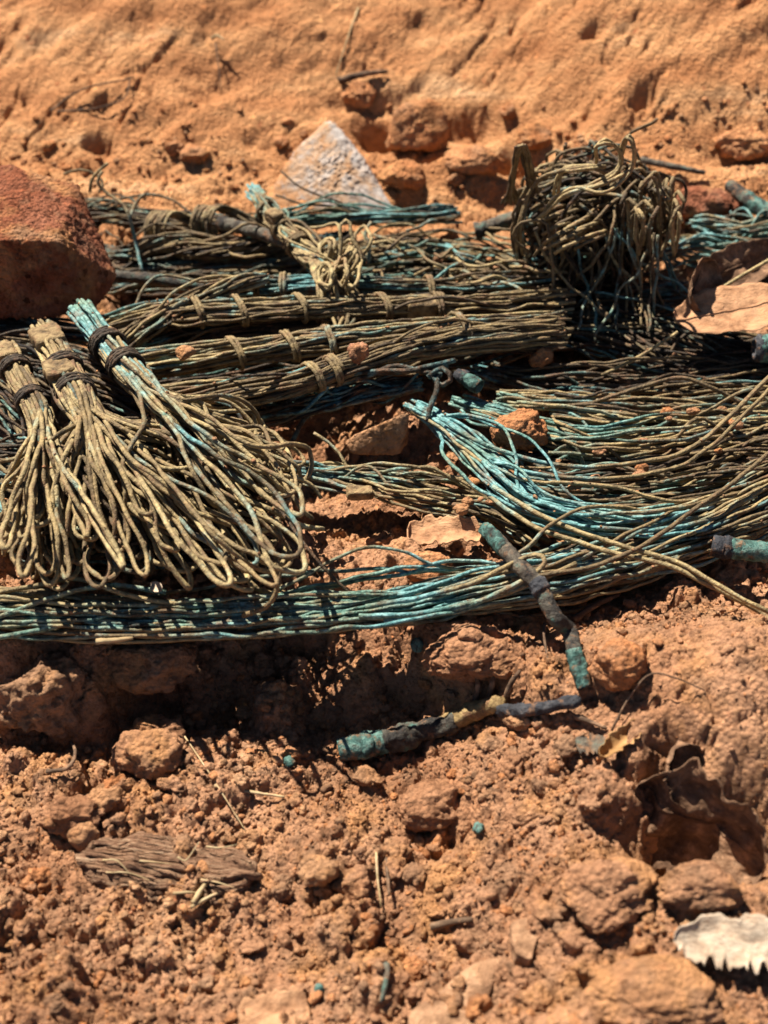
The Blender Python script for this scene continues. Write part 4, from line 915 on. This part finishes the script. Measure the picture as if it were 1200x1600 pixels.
leaf('dry_leaf', 'big flat tan leaf lit by the sun at the edge of the pile', 1150, 488, 2.2, 5.4, 2.6, 'leaf_tan', 12, 3, 14, .15, .05, .25, seed=2)
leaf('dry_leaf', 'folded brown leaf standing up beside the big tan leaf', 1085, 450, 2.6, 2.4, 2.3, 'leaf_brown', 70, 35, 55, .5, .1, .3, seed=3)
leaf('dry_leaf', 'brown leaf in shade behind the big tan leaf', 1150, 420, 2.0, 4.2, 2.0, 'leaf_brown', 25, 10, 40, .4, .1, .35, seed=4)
leaf('curled_leaf', 'large crumpled brown leaf curled in the hole of the foreground mound', 1085, 1330, 1.35, 4.3, 3.7, 'leaf_brown', -32, -8, 74, .3, .1, .8, seed=5, thick=.03, ground=True, fray=.4)
leaf('dry_leaf', 'upright brown leaf tip at the mouth of the foreground hole', 1048, 1225, .6, 1.9, 1.6, 'leaf_brown', 80, 50, 40, .7, 0, .4, seed=6, ground=True, fray=.4)
leaf('serrated_leaf', 'bleached white leaf with saw toothed edge on the foreground soil', 1160, 1492, .55, 3.9, 1.6, 'leaf_pale', -3, 0, 26, .12, .0, .22, teeth=8, shape=.9, seed=7, ground=True, rib=False, nu=120)
leaf('leaf_scrap', 'curled tan leaf scrap beside the smooth orange clod', 695, 838, .35, 2.6, 1.3, 'leaf_tan', -8, 4, 10, .3, .1, .5, seed=8, fray=.6, rib=False, shape=.5, thick=.05)
leaf('leaf_scrap', 'pale tan leaf corner at the bottom edge of the picture', 428, 1592, .25, 2.0, 1.2, 'leaf_tan', 15, 0, 10, .1, 0, .15, seed=9, ground=True, fray=.5, shape=.4, rib=False)
leaf('leaf_scrap', 'ochre yellow sliver of leaf beside the foreground hole', 968, 1168, .25, 1.9, .6, 'leaf_ochre', 40, 8, 10, .9, .15, .15, seed=10, ground=True, fray=.7, rib=False)
leaf('leaf_scrap', 'greenish scrap near the ochre sliver', 925, 1168, .12, 1.0, .7, 'tube_grey', 10, 0, 5, .1, 0, .1, seed=11, ground=True, rib=False, fray=.9, shape=.4)
leaf('leaf_scrap', 'tiny white scrap in the shade under the loops', 245, 918, 1.2, .6, .35, 'leaf_pale', -50, 10, 20, .2, 0, .05, seed=12, rib=False)
bk = leaf('bark_piece', 'fibrous reddish bark piece lying among foreground crumbs', 262, 1362, .35, 4.9, 1.9, 'bark', -8, 0, 16, -.42, -.03, .3, shape=.3, seed=13, thick=.14, cat='bark', ground=True, rib=False, nv=56, fray=.5, ridge=.45)
for i in range(9):                           # torn fibres along the bark and at its far end
    x0 = rng.uniform(-2.2, 1.6); y0 = rng.uniform(-.75, .8); L_ = rng.uniform(.5, 1.6); zz = .28 - .42 * (y0 / .95) ** 2 * .95
    K = np.array([[x0, y0, zz], [x0 + L_ * .5, y0 + rng.normal(0, .06), zz + rng.uniform(.02, .12)], [x0 + L_, y0 + rng.normal(0, .15), zz + rng.uniform(-.1, .15)]])
    V2, F2 = tube(spline(K, 10), np.linspace(.035, .012, 10), 5); link('bark_fibre', mesh_from('bark_fibre', V2, F2, M['straw' if i % 3 else 'bark']), bk)
def splinter(label, pts, r=.06, mat='straw', ground=True, cat='straw', name='straw', group='bits of straw and twig', sq=1.0, r1=None):
    K = np.array([PG(a, b_, z) if ground else P(a, b_, z) for a, b_, z in pts]); base = K.mean(0); n = max(8, int(length(K) / .2)); C = spline(K, n)
    V, F = tube(C, np.linspace(r, r1 if r1 else r * .55, n), 7, True, .1); o = link(name, mesh_from(name, V, F, M[mat], base), None, base); tag(o, label, cat, group); return o
splinter('pale straw lying below the deep shadow', [(335, 1232, .15), (390, 1243, .2), (445, 1250, .15)], .07)
splinter('thin straw slanting down from the deep shadow edge', [(290, 1160, .3), (330, 1220, .3), (385, 1305, .2)], .03)
splinter('cream splinter crossing the end of the bark piece', [(300, 1425, .25), (340, 1408, .4), (388, 1388, .3)], .06)
splinter('short fat cream splinter touching the bark piece', [(303, 1420, .3), (320, 1400, .5), (338, 1378, .5)], .09)
splinter('white strip under the bark tip', [(272, 1402, .2), (300, 1402, .25), (318, 1404, .2)], .05)
splinter('upright straw in the bare middle of the foreground', [(588, 1338, .2), (590, 1380, .3), (596, 1425, .2)], .05)
splinter('dark twig stub in the bare middle of the foreground', [(603, 1345, .1), (606, 1380, .3), (608, 1412, .4)], .07, 'root', name='twig', cat='twig')
splinter('flat pale reed under the long bundle', [(150, 1003, .6), (180, 1000, .6), (208, 997, .6)], .1, 'straw', False)
splinter('dark curled root above the grey foreground crumbs', [(75, 1215, .3), (110, 1212, .4), (122, 1195, .6), (116, 1180, .7)], .08, 'root', name='root', cat='root')
splinter('thin arched rootlet over the foreground mound', [(955, 1145, .1), (980, 1110, .6), (1010, 1085, .9), (1050, 1080, .6), (1100, 1082, .1)], .04, 'root', name='root', cat='root')
splinter('tan sliver of wood beside the charred tail', [(895, 1122, .1), (920, 1132, .15), (948, 1142, .1)], .1, 'root', name='twig', cat='twig')
splinter('greenish twig in the lowest foreground', [(603, 1510, .1), (603, 1540, .3), (596, 1575, .3)], .11, 'tube_grey', name='twig', cat='twig')
splinter('dark short twig lying flat in the foreground', [(675, 1452, .1), (705, 1448, .25), (738, 1440, .1)], .14, 'root', name='twig', cat='twig')
splinter('brown rootlet dangling below the front edge bundle', [(850, 985, .3), (848, 1010, .5), (855, 1035, .2)], .06, 'root', name='root', cat='root')
splinter('rough twig pointing out from under the front edge bundle', [(895, 975, .2), (930, 958, .4), (965, 945, .5)], .13, 'root', name='twig', cat='twig')
splinter('thin forked root on the bank above the red block', [(80, 180, .2), (130, 155, .5), (210, 130, .3)], .07, 'root', name='root', cat='root')
splinter('curved root on the bank below the forked root', [(90, 180, .2), (150, 178, .3), (195, 165, .4), (205, 130, .3)], .06, 'root', name='root', cat='root')
splinter('short pale twig stuck in the upper bank', [(332, 75, .5), (342, 82, .9), (353, 92, 1.0)], .09, 'straw', name='twig', cat='twig')
splinter('dark stalk hanging below the pale twig in the bank', [(338, 82, .5), (342, 110, .5), (346, 150, .3)], .05, 'root', name='twig', cat='twig')
splinter('grey green rotten stick lying on the bank above the white stone', [(530, 135, .3), (565, 128, .4), (605, 120, .3)], .2, 'root', name='stick', cat='stick')
splinter('pale scrape mark running up the bank, made as a thin rod', [(560, 15, .1), (545, 60, .2), (525, 120, .1)], .06, 'straw', name='root', cat='root')  # a rod stands in for a scrape of lighter soil; no root
splinter('grey stick behind the coil at the foot of the bank', [(1000, 262, .4), (1050, 275, .5), (1100, 282, .4)], .2, 'tube_grey', name='stick', cat='stick')
for i, (x, y, lab) in enumerate(((742, 1085, 'upright wood splinter behind the broken tube'), (765, 1080, 'slanting wood splinter behind the broken tube'), (790, 1090, 'leaning wood splinter next to the charred tail'))):
    splinter(lab, [(x, y + 14, .1), (x + 4, y, .5), (x + 12 * (i - .3), y - 22, .6)], .12, 'root', name='wood_splinter', cat='splinter')
# flat stones
def slab(label, pts, th, mat, name='flat_stone', cat='stone', seed=2, amp=.06, tilt=0):
    K = [PG(a, b_) for a, b_ in pts]; zz = np.mean([k_[2] for k_ in K]); Q_ = []
    for (a, b_), k_ in zip(pts, K): q = P(a, b_, zz + .25); Q_ += [q, q - np.array([0, 0, th])]
    return hull_rock(name, Q_, M[mat], label, cat, 5, 24, amp, .4, seed)
slab('flat brownish stone slab jutting from the bottom edge', [(625, 1640), (640, 1580), (740, 1500), (790, 1490), (750, 1600), (720, 1650)], .6, 'slab', seed=3)
slab('small upright flat stone above the jutting slab', [(795, 1440), (830, 1428), (845, 1460), (830, 1500), (805, 1490)], .7, 'slab', seed=4)
c0 = P(580, 690, .6)
hull_rock('stone_chip', [P(535, 690, .5), P(548, 712, .2), P(625, 712, .2), P(632, 655, 1.5), P(640, 640, 1.8), P(600, 660, 1.4), P(560, 675, 1.0), P(590, 690, -.3), P(640, 690, -.2)], M['soil_tan'], 'pointed tan stone chip below the blackened knot', 'stone', 5, 18, .05, .4, 6)
# green copper crumbs
for i, (x, y, r_, lab) in enumerate(((452, 1195, .22, 'bright green copper crumb on the lit soil by the shadow'), (655, 1020, .3, 'grey green copper flake at the hollow rim'), (748, 1302, .2, 'pale green flake near the undercut clod'), (500, 1552, .15, 'faint green flake low in the foreground'))):
    clod(x, y, r_, r_, r_ * .8, 'tube_green', lab, seed=60 + i, sub=3, name='copper_crumb', cat='crumb', sink=.2)
